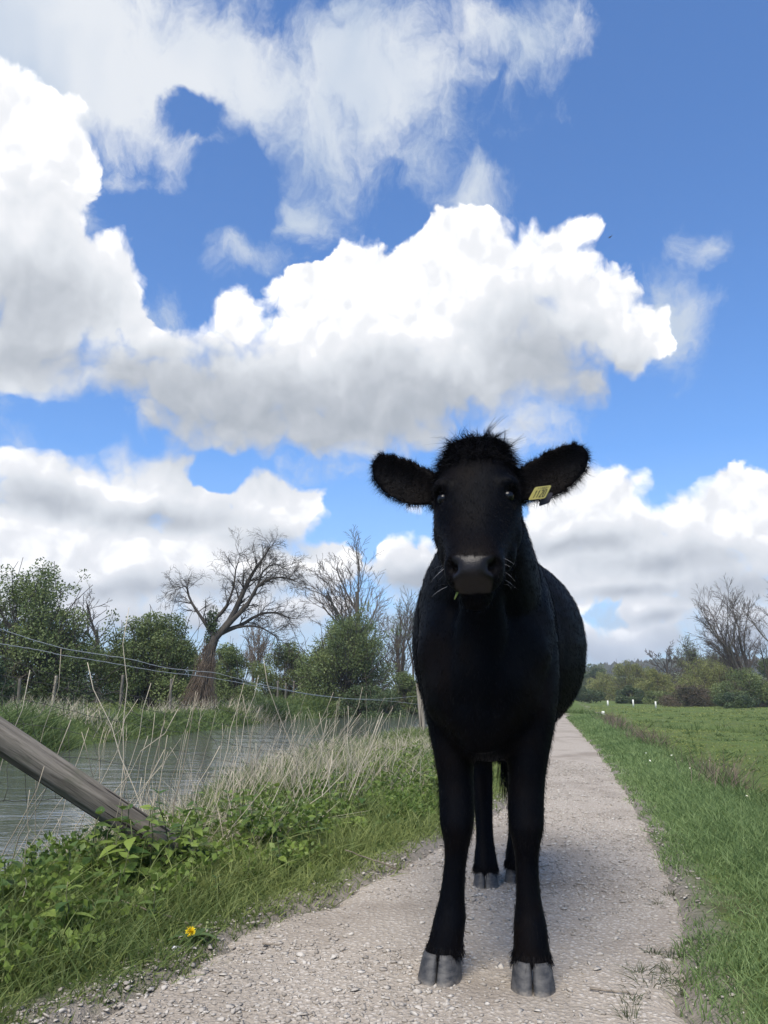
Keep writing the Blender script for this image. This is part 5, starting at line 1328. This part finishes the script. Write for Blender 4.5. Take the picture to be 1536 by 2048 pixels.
# pale crumpled petals / litter below the dandelion
PALE = simple('pale_petal', (.42, .42, .45), (.60, .60, .62), 60, .7)
def scrap():
    rng = np.random.default_rng(3)
    for px, py, s, lab in ((365, 1884, .014, 'pale crumpled scrap caught in the grass under the dandelion'), (352, 1910, .011, 'small pale scrap lying between turf and gravel')):
        p = gnd(px, py, .02); mb = MB(); n_ = 7; V = []; F = []
        g = np.array([[(i / (n_ - 1) - .5) * 2, (j / (n_ - 1) - .5) * 2, 0] for i in range(n_) for j in range(n_)]); g[:, 2] = rng.normal(0, .35, n_ * n_); g[:, :2] += rng.normal(0, .12, (n_ * n_, 2))
        g = np.stack([g[:, 0], g[:, 2] * .6, g[:, 1]], 1) * s
        F = [(i * n_ + j, i * n_ + j + 1, (i + 1) * n_ + j + 1, (i + 1) * n_ + j) for i in range(n_ - 1) for j in range(n_ - 1)]
        mb.add(g, F); tag(mb.build('scrap', PALE, smooth=False, loc=(p.x, p.y, .02 + s)), lab, 'scrap')
scrap()
# small daisies and a few yellow flowers in the verge and meadow
def daisies():
    rng = np.random.default_rng(14); WH = simple('daisy_petal', (.70, .70, .66), (.80, .80, .78), 10, .7); YM = simple('daisy_eye', (.70, .50, .02), (.8, .6, .05), 10, .7)
    V = [[0, 0, 0]]; F = []
    for i in range(8):
        a = i * math.pi / 4; b0 = len(V); V += [[math.cos(a - .28) * .6, math.sin(a - .28) * .6, .06], [math.cos(a) * 1.0, math.sin(a), .12], [math.cos(a + .28) * .6, math.sin(a + .28) * .6, .06]]; F.append((0, b0, b0 + 1, b0 + 2))
    pm = mesh('petals', V, F, WH); a = np.arange(8) * math.pi / 4
    em = mesh('eye', np.concatenate([np.stack([.25 * np.cos(a), .25 * np.sin(a), np.full(8, .06)], 1), np.stack([.18 * np.cos(a), .18 * np.sin(a), np.full(8, .16)], 1)]), [tuple(range(8, 16))] + [(i, (i + 1) % 8, 8 + (i + 1) % 8, 8 + i) for i in range(8)], YM)
    st = MB(); v_, f_ = tube([(0, 0, -5), (0, 0, .05)], [.1, .1], 4); st.add(v_, f_); sm = mesh('stem', st.V[0], st.F, STEM)
    for i in range(60):
        if i < 8: y = rng.uniform(4.6, 9); x = PATH_R(np.array([y]))[0] + rng.uniform(.25, .8); hh = .07
        else: y = rng.uniform(6.0, 16); x = DITCH(np.array([y]))[0] + rng.uniform(.7, 1.0 + y * .3); hh = .05
        s = rng.uniform(.008, .012); r = thing('daisy', 'tiny white daisy dotted in the meadow grass' if i >= 8 else 'tiny white daisy in the verge grass', 'flower', (x, y, gz1(x, y) + hh), 0, 'daisies in the meadow' if i >= 8 else 'daisies in the verge')
        obj('petals', pm, r, scale=(s, s, s), rot=(rng.normal(.4, .2), rng.normal(0, .2), 0)); obj('eye', em, r, scale=(s, s, s), rot=(rng.normal(.4, .2), 0, 0)); obj('stem', sm, r, scale=(s, s, s))
daisies()
# bird high up, wings spread
def bird():
    m, b = newmat('dark_plumage', .8, .2); setc(b, (.012, .012, .014))
    p = at(1221, 474, 110); root = thing('bird', 'dark bird gliding with wings spread beside the big white cloud', 'bird', tuple(p)); s = 1.0
    V, F = tube([(0, -.26, 0), (0, -.18, .0), (0, 0, 0), (0, .16, 0), (0, .34, .0)], [.01, .06, .075, .045, .03], 8); mb = MB(); mb.add(V, F); mb.build('body', m, root)
    for sg in (-1, 1):
        q = np.array([(.04, -.1, .02), (.04, .12, .02), (.35, -.16, .12), (.36, .08, .12), (.72, -.05, .08), (.70, .06, .08)]) * np.array([sg, 1, 1])
        V = np.concatenate([q, q + np.array([0, 0, .015])]); F = [(0, 1, 3, 2), (2, 3, 5, 4), (6, 8, 9, 7), (8, 10, 11, 9), (0, 2, 8, 6), (2, 4, 10, 8), (1, 7, 9, 3), (3, 9, 11, 5), (4, 5, 11, 10)]
        mb = MB(); mb.add(V, F); mb.build('wing', m, root)
    mb = MB(); mb.add([(-.05, .3, 0), (.05, .3, 0), (.10, .5, 0), (-.10, .5, 0), (-.05, .3, .012), (.05, .3, .012), (.10, .5, .012), (-.10, .5, .012)], [(0, 1, 2, 3), (7, 6, 5, 4), (0, 4, 5, 1), (1, 5, 6, 2), (2, 6, 7, 3), (3, 7, 4, 0)]); mb.build('tail', m, root, smooth=False)
    root.rotation_euler = (0, R(-38), R(25))
bird()

# ------------------------------------------------------------------ the air
def haze_build():
    m = bpy.data.materials.new('haze_air'); m.use_nodes = True; nt = m.node_tree; nt.nodes.clear()
    o = nt.nodes.new('ShaderNodeOutputMaterial'); v = nt.nodes.new('ShaderNodeVolumePrincipled')
    v.inputs['Color'].default_value = (.86, .92, 1.0, 1); v.inputs['Density'].default_value = HAZE_DENSITY; v.inputs['Anisotropy'].default_value = .2
    nt.links.new(v.outputs[0], o.inputs['Volume'])
    x0, x1, y0, y1, z0, z1 = -900, 900, -80, 1300, -3.0, 72.0
    V = [(x, y, z) for z in (z0, z1) for (x, y) in ((x0, y0), (x1, y0), (x1, y1), (x0, y1))]
    F = [(3, 2, 1, 0), (4, 5, 6, 7), (0, 1, 5, 4), (1, 2, 6, 5), (2, 3, 7, 6), (3, 0, 4, 7)]
    tag(obj('haze', mesh('haze', V, F, m)), 'thin pale haze in the air over the meadow', 'haze', kind='stuff')
HAZE_DENSITY = 0.0006
haze_build()
